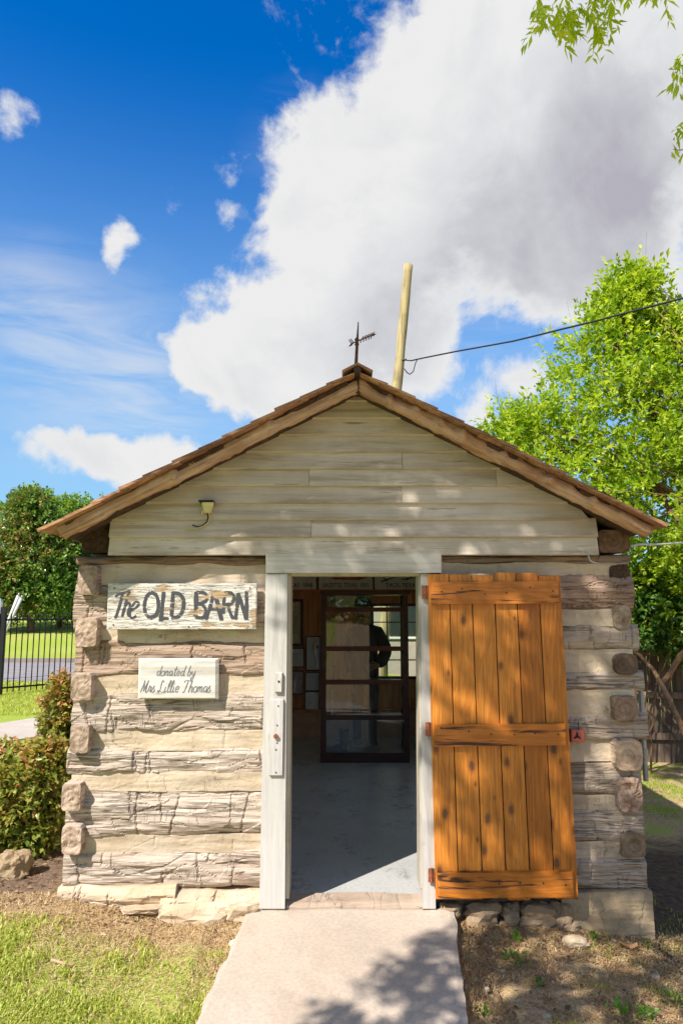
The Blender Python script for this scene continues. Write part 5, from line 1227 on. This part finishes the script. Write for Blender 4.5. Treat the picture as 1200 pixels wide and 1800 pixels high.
# bushy woodland far off so that the land does not end bare
rgw = np.random.default_rng(5); n = 5200
ang = rgw.uniform(0, 2 * math.pi, n); rad = rgw.uniform(95, 130, n); cw = np.stack([np.cos(ang) * rad, np.sin(ang) * rad, rgw.uniform(0, 1, n) ** 1.3 * 7.0 * (1 + .3 * np.sin(ang * 23))], 1)
b, d, nr = sprays(cw, rgw.normal(size=(n, 3)) + np.array([0, 0, .5]), 8, 1.8, .1, rgw, .9, .3)
tag(leaves_mesh('far_woods', b, d, nr, rgw.uniform(1.0, 1.8, len(b)), rgw.uniform(.4, .8, len(b)), np.clip(.5 + .25 * rgw.normal(size=len(b)), 0, 1), LEAFD), 'far off belt of dark trees all round the yard', 'woods', kind='stuff')
# white building behind the trees
WB = mat_simple('white_wall_paint', (.62, .62, .64), .8, var=.1, sc=3); ROOFG = mat_simple('grey_roof', (.22, .22, .23), .9)
wb = empty('white_building', P(75, 1090, 40), 'low white building seen below the trees across the street', 'building')
x0, x1 = P(-260, 1080, 40).x, P(260, 1080, 40).x; zb_ = .9
sub(MB().box(x0, x1, 40, 46, zb_, 3.1), 'wall', WB, wb); sub(MB().box(x0 - .4, x1 + .4, 39.6, 46.4, 3.1, 3.35), 'roof', ROOFG, wb)
for i in range(9):
    xa = x0 + 1.2 + i * 1.75; fr_ = sub(MB().box(xa, xa + .9, 39.95, 40.0, 1.55, 2.6), 'window', IRON, wb); on(sub(MB().box(xa + .06, xa + .84, 39.93, 39.95, 1.61, 2.54), 'pane', GLASS, wb), fr_)
# red-tipped shrubs and boulder left of the cabin
rg = np.random.default_rng(41)
def shrub(px, py, Yc, ells, lab, n_each, ll, lw, redtop):
    g = PG(px, py, .02); g = Vector((P(px, py, Yc).x, Yc, 0)); g.z = ghf(g.x, Yc); s_ = empty('red_tip_shrub', g, lab, 'shrub', 'red tipped shrubs left of the cabin')
    cs, ds, zt = [], [], []
    for ex, ey, rx, rz in ells:
        c = P(ex, ey, Yc); k = (c - CAM).dot(FW) / F; p, v = in_ell(rg, n_each, c, (rx * k, rx * k * .8, rz * k), .5); cs.append(p); ds.append(v + np.array([0, 0, .4]) + rg.normal(size=v.shape) * .45)
    cs, ds = np.concatenate(cs), np.concatenate(ds); b, d, nr = sprays(cs, ds, 9, .10, .0, rg, .9, .01)
    hz = (b[:, 2] - b[:, 2].min()) / np.ptp(b[:, 2]); tn = np.clip(.3 + .25 * rg.normal(size=len(b)) + .15 * hz, 0, .7); m = rg.random(len(b)) < redtop * hz ** 3; tn[m] = rg.uniform(.8, 1, m.sum())
    leaves_mesh('foliage', b, d, nr, rg.uniform(.7, 1.2, len(b)) * ll, rg.uniform(.8, 1.2, len(b)) * lw, tn, LEAFP, s_)
    mb = MB()
    for _ in range(22): p, r = limb(g + Vector((rg.normal() * .05, rg.normal() * .05, -.03)), cs[rg.integers(0, len(cs))], .012, .003, rg); mb.tube(p, r, 5)
    sub(mb, 'stems', BARK, s_, True, (.6, .45, .35)); return s_
shrub(50, 1540, .75, [(40, 1395, 66, 58), (70, 1372, 42, 42), (8, 1375, 56, 48), (60, 1445, 44, 50), (20, 1445, 58, 56), (84, 1342, 20, 22), (30, 1482, 46, 26), (-60, 1415, 76, 76)], 'broad low red tipped shrub beside the left corner of the cabin', 230, .046, .014, .35)
shrub(100, 1460, 1.7, [(106, 1258, 20, 40), (102, 1300, 22, 40), (112, 1225, 13, 22), (100, 1350, 24, 50), (120, 1290, 16, 50)], 'tall narrow red tipped shrub rising behind the broad one', 120, .046, .014, .8)
g = P(26, 1520, .32); bo = tag(rock('boulder', (g.x, .32, ghf(g.x, .32) + .055), (.085, .08, .078), 77, color=(.72, .62, .48), rough=.3, n=3, flat=2.6), 'tan boulder on the mulch in front of the broad shrub', 'boulder')
# black metal fence along the street
fe = empty('metal_fence', (-6.2, 9.4, 0), 'black metal picket fence along the street lawn', 'fence')
fA, fB = P(-190, 1240, 8.0), P(300, 1180, 11.9)
def fpt(s_): q = fA.lerp(fB, s_); return Vector((q.x, q.y, ghf(q.x, q.y)))
L = (fB - fA).length; n = int(L / .108)
m0 = None
for i in range(n + 1):
    q = fpt(i / n)
    if m0 is None:
        m0 = MB().box(-.008, .008, -.008, .008, .06, 1.50).build('picket', IRON, None); o = m0; o.location = q
    else: o = m0.copy(); COL.objects.link(o); o.location = q
    on(o, fe)
for z in (.14, 1.38):
    a, b_ = fpt(0), fpt(1); sub(MB().tube([a + Vector((0, -.0, z)), b_ + Vector((0, -.0, z))], .017, 4), 'rail', IRON, fe)
for s_ in (.0, None, .78):
    if s_ is None:
        tgt = P(7, 1150, 9.5); s_ = min((abs(fpt(k / 400).x / (fpt(k / 400).y + 4.12) - (7 - 600) / F * .99), k / 400) for k in range(401))[1]
    q = fpt(s_); sub(MB().box(q.x - .045, q.x + .045, q.y - .045, q.y + .045, q.z - .1, q.z + 1.62), 'post', IRON, fe)
WPT = mat_simple('white_tube_paint', (.66, .64, .62), .5, var=.15)
for i, (pts, rs, lb) in enumerate([([(18.5, 1083, 11.2), (33, 1047, 11.2)], [.03, .036], 'slanting white pole leaning behind the black fence, the taller of two'), ([(26, 1077, 11.5), (38, 1051, 11.5)], [.03, .036], 'shorter slanting white pole leaning right of the taller one')]):
    pts = [P(*p) for p in pts]; d0 = (pts[0] - pts[1]); ft = pts[0] + d0 * ((pts[0].z - ghf(pts[0].x, 11)) / max(.05, -d0.z))
    v = empty('slanted_pole', ft, lb, 'pole', 'slanted white poles behind the fence'); sub(MB().tube([ft] + pts, [.012] + rs, 10), 'shaft', WPT, v, True); e = pts[-1] - pts[-2]; e.normalize(); sub(MB().tube([pts[-1], pts[-1] + e * .06], [.03, .012], 10), 'cap', STEEL, v, True)
wp = empty('white_pole', P(2, 1100, 12.0), 'upright white pole at the left edge behind the black fence post', 'pole'); q = P(1, 1056, 12.0)
sub(MB().tube([(q.x, 12.0, ghf(q.x, 12) - .1), (q.x, 12.0, q.z)], .055, 12), 'shaft', WPT, wp); sub(MB().tube([(q.x, 12.0, q.z), (q.x, 12.0, q.z + .05)], [.058, .03], 12), 'cap', STEEL, wp)
# plank fence on the right
FW_ = mat_grain('weathered_fence_wood', (.07, .05, .038), (.155, .115, .088), (.24, .19, .15), 'z', .9, .5)
pf = empty('plank_fence', (3.6, 5.0, -.3), 'weathered brown plank fence under the tree at the right', 'fence')
x = 1.75; i = 0; rr = random.Random(9)
while x < 7.2:
    yf = 5.35 - (x - 2.1) * .16; g0 = ghf(x, yf); w_ = .135; v = rr.uniform(.75, 1.2); zt = 1.13 + rr.uniform(-.015, .015)
    sub(MB().board((x, yf, g0 - .02), (x + w_, yf - .02, g0 - .02), (x + w_, yf - .02, zt), (x, yf, zt), .018, .003), 'plank', FW_, pf, color=(v, v * .97, v * .93)); x += w_ + .006; i += 1
for z in (.02, .52, 1.04):
    mb = MB().board((1.72, 5.365, z - .04), (7.2, 4.49, z - .04), (7.2, 4.49, z + .04), (1.72, 5.365, z + .04), .035, .004); sub(mb, 'rail', FW_, pf, color=(1.35, 1.25, 1.15))
for xp in (2.55, 4.9, 7.1): yf = 5.35 - (xp - 2.1) * .16 - .10; sub(MB().box(xp, xp + .09, yf - .045, yf + .03, ghf(xp, yf) - .1, 1.16), 'post', FW_, pf, color=(1.1, 1.05, 1))
# neighbouring house seen through the back window
HOUSEW = mat_simple('tan_house_siding', (.36, .31, .25), .8, var=.15, sc=5)
BRK = mat_simple('red_brick', (.30, .12, .07), .9, var=.3, sc=16); 
ho = empty('neighbour_house', (2.6, 15, -.2), 'pale sided house with brick corner seen through the back window', 'house')
sub(MB().box(.4, 7, 15, 21, -.4, 2.9), 'wall', HOUSEW, ho); sub(MB().box(2.55, 2.95, 14.93, 15.0, -.4, 2.9), 'brick_pier', BRK, ho)
mb = MB(); mb.add([(0, 14.5, 2.9), (7.4, 14.5, 2.9), (7.4, 21.5, 2.9), (0, 21.5, 2.9), (0, 18, 4.4), (7.4, 18, 4.4)], [(0, 1, 5, 4), (2, 3, 4, 5), (3, 0, 4), (1, 2, 5), (3, 2, 1, 0)]); sub(mb, 'roof', ROOFG, ho)
for xa in (1.2, 3.4): f_ = sub(MB().box(xa, xa + .9, 14.95, 15.0, .8, 2.0), 'window', WPT, ho); on(sub(MB().box(xa + .07, xa + .83, 14.935, 14.95, .87, 1.93), 'pane', GLASS, ho), f_)

# ------------------------------------------------------------------ ground cover
rg = np.random.default_rng(51)
GRASS = mat_leaf('lawn_blade', (.18, .27, .02), (.42, .50, .07), (.64, .62, .22), .4, .5)
STRAW = mat_leaf('dry_straw', (.30, .16, .07), (.55, .40, .20), (.70, .58, .36), .2, .7)
def blades(name, x, y, h, wd, lean, tint, mat, lab, cat, flat=1.0):
    n = len(x); z = gh(x, y) + .004; a = rg.uniform(0, 2 * math.pi, n); dx, dy_ = np.cos(a), np.sin(a); sx, sy = -dy_ * wd, dx * wd
    p0 = np.stack([x, y, z], 1); p1 = p0 + np.stack([dx * lean * h * .35, dy_ * lean * h * .35, h * .6 * np.sqrt(np.maximum(.05, 1 - (lean * .6) ** 2))], 1); p2 = p0 + np.stack([dx * lean * h, dy_ * lean * h, h * np.sqrt(np.maximum(.02, 1 - lean ** 2)) * .9], 1)
    p1[:, 2] = p0[:, 2] + (p1[:, 2] - p0[:, 2]) * flat; p2[:, 2] = p0[:, 2] + (p2[:, 2] - p0[:, 2]) * flat
    s3 = np.stack([sx, sy, 0 * sx], 1); V = np.stack([p0 - s3, p0 + s3, p1 - s3 * .8, p1 + s3 * .8, p2], 1).reshape(-1, 3); i = np.arange(n)[:, None] * 5
    F3 = np.concatenate([i + np.array([[0, 1, 3]]), i + np.array([[0, 3, 2]]), i + np.array([[2, 3, 4]])], 0)
    me = mesh_np(name, V, F3); at = me.attributes.new('tint', 'FLOAT', 'POINT'); at.data.foreach_set('value', np.repeat(np.clip(tint, 0, 1), 5).astype(np.float32))
    return tag(link(name, me, mat), lab, cat, kind='stuff')
def onpath(x, y): return (y < .0) & (x > np.interp(y, [-4.6, 0], [-1.03, -.505]) + .022 * vn(np.asarray(x) * 0 + y * 11, 0, 0, 95)) & (x < np.interp(y, [-4.6, 0], [.145, .61]) + .018 * vn(np.asarray(x) * 0 + y * 13, 1, 0, 96))
# lawn in front, left of the path
x = rg.uniform(-2.4, -.45, 150000); y = rg.uniform(-1.75, -.02, 150000)
pt = fbm(x * 3.1, y * 3.1, 0, 61, 4); dist = -y - .26 - .16 * fbm(x * 2.4, y * .5, 0, 63, 2) - .10 * (x > -.9)
keep = (rg.random(len(x)) < np.clip(.36 + 1.25 * pt, .02, 1) * np.clip(dist * 4.0, 0, 1)) & ~onpath(x, y); x, y, pt = x[keep], y[keep], pt[keep]
blades('grass', x, y, rg.uniform(.015, .040, len(x)), rg.uniform(.0018, .0038, len(x)), rg.uniform(.3, .95, len(x)), .56 + .26 * rg.normal(size=len(x)) + .15 * pt, GRASS, 'short patchy bright lawn left of the concrete path', 'grass')
x = rg.uniform(-2.4, 2.6, 150000); y = rg.uniform(-1.75, .05, 150000); pt = fbm(x * 2.6, y * 2.6, 0, 71, 4)
pr = np.where(x < 0, np.clip(1.0 - (-y - .02) * .9, .34, 1), .80 + .5 * pt)
keep = (rg.random(len(x)) < np.clip(pr, 0, 1)) & ~onpath(x, y) & ~((x > -.5) & (x < .62) & (y > -.06)); x, y = x[keep], y[keep]
blades('straw', x, y, rg.uniform(.015, .055, len(x)), np.where(x > 0, 1.35, 1.0) * rg.uniform(.0009, .0021, len(x)), rg.uniform(.75, 1.0, len(x)), np.where(x > 0, .40, .55) + .30 * rg.normal(size=len(x)), STRAW, 'dry straw and dead grass over the bare soil by the cabin', 'straw', .4)
# thin green tufts on the right and in the side yard
tx = rg.uniform(.7, 2.6, 46); ty = rg.uniform(-1.5, -.05, 46); x = np.repeat(tx, 26) + rg.normal(size=46 * 26) * .035; y = np.repeat(ty, 26) + rg.normal(size=46 * 26) * .03
k_ = ~onpath(x, y) & (y < -.03); x, y = x[k_], y[k_]
x2 = rg.uniform(1.75, 3.6, 34000); y2 = rg.uniform(-.2, 5.2, 34000); k_ = rg.random(len(x2)) < np.clip(.02 + 1.1 * fbm(x2 * 1.7, y2 * 1.7, 0, 81, 3), 0, 1); x, y = np.concatenate([x, x2[k_]]), np.concatenate([y, y2[k_]])
blades('side_grass', x, y, rg.uniform(.012, .036, len(x)), rg.uniform(.0014, .003, len(x)), rg.uniform(.2, .85, len(x)), (.28 + .2 * rg.normal(size=len(x))), GRASS, 'thin green tufts on the shady soil right of the path', 'grass')
# lawn to the street
x = rg.uniform(-9, -1.9, 90000); y = rg.uniform(2.4, 11.7, 90000); k_ = ~((y > 4.0 + 0 * x) & (y < 6.8))
x, y = x[k_], y[k_]; blades('street_lawn', x, y, rg.uniform(.03, .07, len(x)), rg.uniform(.003, .006, len(x)), rg.uniform(.2, .8, len(x)), .62 + .2 * rg.normal(size=len(x)), GRASS, 'sunny lawn on both sides of the sidewalk left of the cabin', 'lawn')
# leaf litter and mulch
LIT = mat_leaf('brown_leaf_litter', (.10, .05, .03), (.28, .17, .09), (.50, .37, .22), .1, .8)
n = 5200; x = rg.uniform(-2.6, 2.6, n); y = rg.uniform(-1.6, .6, n); k_ = ((x < -1.55) & (y > -.25) | (x > .66) & (y < -.03) & (rg.random(n) < .8) | (y > -.3) & (x < -.6) & (y < -.03)) & ~onpath(x, y); x, y = x[k_], y[k_]; n = len(x)
b = np.stack([x, y, gh(x, y) + .012], 1); d = rg.normal(size=(n, 3)); d[:, 2] *= .25
tag(leaves_mesh('leaf_litter', b, d, unit(np.array([0, 0, 1.]) + .5 * rg.normal(size=(n, 3))), rg.uniform(.012, .04, n), rg.uniform(.004, .011, n), rg.random(n), LIT), 'scattered brown leaf litter on the soil round the cabin', 'leaf litter', kind='stuff')
# loose gravel
mb = MB()
for _ in range(420):
    x, y = rg.uniform(-2.2, 2.3), rg.uniform(-1.5, -.04)
    if onpath(np.array(x), np.array(y)): continue
    if x < -.4 and y < -.5: continue
    s_ = rg.uniform(.003, .009); z = ghf(x, y) + s_ * .5; q = rg.normal(size=(6,)) * .25 + 1
    mb.add([(x + s_ * q[0], y, z), (x, y + s_ * q[1], z), (x - s_ * q[2], y, z), (x, y - s_ * q[3], z), (x, y, z + s_ * .8 * q[4]), (x, y, z - s_)], [(0, 1, 4), (1, 2, 4), (2, 3, 4), (3, 0, 4), (1, 0, 5), (2, 1, 5), (3, 2, 5), (0, 3, 5)])
tag(mb.build('gravel', STONE, None), 'small pale pebbles strewn over the bare soil', 'gravel', kind='stuff')
# single stones, sticks, leaves and weeds
def gpx(px, py):
    z = -.1
    for _ in range(6): p = PG(px, py, z); z = ghf(p.x, p.y)
    return Vector((p.x, p.y, z))
for px, py, s_, col, lb in [(1010, 1662, (.065, .04, .03), (.95, .9, .8), 'pale flat stone lying on the soil right of the door'), (413, 1662, (.03, .035, .018), (1.35, 1.3, 1.2), 'white stone chip against the left edge of the path'), (883, 1709, (.014, .012, .009), (1.2, 1.15, 1.1), 'small pale pebble just left of the leafy weed'), (855, 1740, (.012, .012, .009), (1.3, 1.25, 1.2), 'pale pebble beside the forked stick'), (96, 1718, (.012, .01, .008), (1.2, 1.0, .95), 'small pinkish pebble in the left lawn'), (160, 1786, (.02, .016, .012), (1.2, 1.05, .9), 'tan stone half hidden in grass at the bottom left'), (960, 1790, (.02, .014, .012), (1.05, .95, .85), 'tan stone on the soil at the bottom edge right of the path'), (1150, 1720, (.024, .02, .012), (.9, .85, .75), 'greyish stone on the soil near the right edge')]:
    g = gpx(px, py); tag(rock('stone', g + Vector((0, 0, s_[2] * .4)), s_, px, color=col, flat=2.6), lb, 'stone', 'loose stones in the yard')
def stick(pts, r, lb, col=(1, 1, 1)):
    q = [gpx(*p) + Vector((0, 0, .012)) for p in pts]; mb = MB().tube(q, [r * (1 - .4 * i / len(q)) for i in range(len(q))], 6)
    if len(q) > 3: mb.tube([q[-2], q[-2] + (q[-1] - q[-3]).cross(Vector((0, 0, 1))).normalized() * .04 + Vector((0, 0, .006))], [r * .6, r * .3], 5)
    tag(mb.build('stick', BARK, None, True, col), lb, 'stick', 'sticks lying in the yard')
stick([(861, 1718), (867, 1735), (876, 1755), (883, 1772)], .0045, 'thin forked grey stick on the soil right of the path', (1.3, 1.2, 1.1))
stick([(90, 1692), (112, 1698), (130, 1702)], .007, 'pale broken stick in the left lawn', (2.2, 2.1, 1.9))
stick([(930, 1636), (1000, 1642), (1060, 1650), (1090, 1662)], .004, 'long thin brown twig below the base of the right wall', (.8, .65, .5))
DL = mat_simple('dead_leaf_brown', (.30, .16, .07), .7)
g = gpx(1108, 1674); v = empty('dead_leaf', g, 'curled brown dead leaf near the right corner of the cabin', 'leaf')
mb = MB()
for i in range(6):
    a0 = g + Vector((-.06 + .02 * i, 0, .01 + .010 * abs(i - 3))); mb.v += [tuple(a0 + Vector((0, -.014, .012))), tuple(a0), tuple(a0 + Vector((0, .016, .014)))]
mb.f = [(3 * i + k, 3 * i + 3 + k, 3 * i + 4 + k, 3 * i + 1 + k) for i in range(5) for k in range(2)]; sub(mb, 'blade', DL, v); sub(MB().tube([g + Vector((.04, 0, .02)), g + Vector((.075, -.015, .012))], .0025, 5), 'stalk', DL, v)
WEED = mat_leaf('weed_leaf', (.05, .15, .015), (.12, .26, .03), (.22, .36, .06), .35)
for px, py, n, lb in [(902, 1694, 46, 'bushy green weed on the soil right of the path'), (910, 1660, 16, 'small weed just above the bushy weed, below the door'), (1090, 1788, 34, 'green weed at the bottom edge near the right corner'), (1130, 1792, 30, 'green weed at the bottom right corner, right of its twin'), (1188, 1770, 40, 'leafy weed at the right edge of the yard'), (945, 1738, 14, 'low yellow green weed in the middle of the bare soil'), (1040, 1655, 12, 'small weed by the pale flat stone'), (850, 1790, 12, 'small weed beside the right edge of the path')]:
    g = gpx(px, py); v = empty('weed_plant', g, lb, 'weed', 'weeds on the right soil'); k = .012 + .0007 * n; a = rg.uniform(0, 6.28, n)
    stem = np.stack([np.cos(a) * k * rg.random(n) * 1.6, np.sin(a) * k * rg.random(n) * 1.6, rg.uniform(.006, .045, n)], 1); b = np.array(g) + stem; d = stem * 2 + rg.normal(size=(n, 3)) * .01 + np.array([0, 0, .01])
    leaves_mesh('leaves', b, d, unit(np.array([0, 0, 1.]) + .4 * rg.normal(size=(n, 3))), rg.uniform(.018, .034, n), rg.uniform(.006, .011, n), np.clip(.5 + .25 * rg.normal(size=n), 0, 1), WEED, v)
    mb = MB()
    for q in b[:12]: mb.tube([g, Vector(g).lerp(Vector(q), .5) + Vector((0, 0, .006)), q], .0012, 4)
    sub(mb, 'stems', GREEN, v)
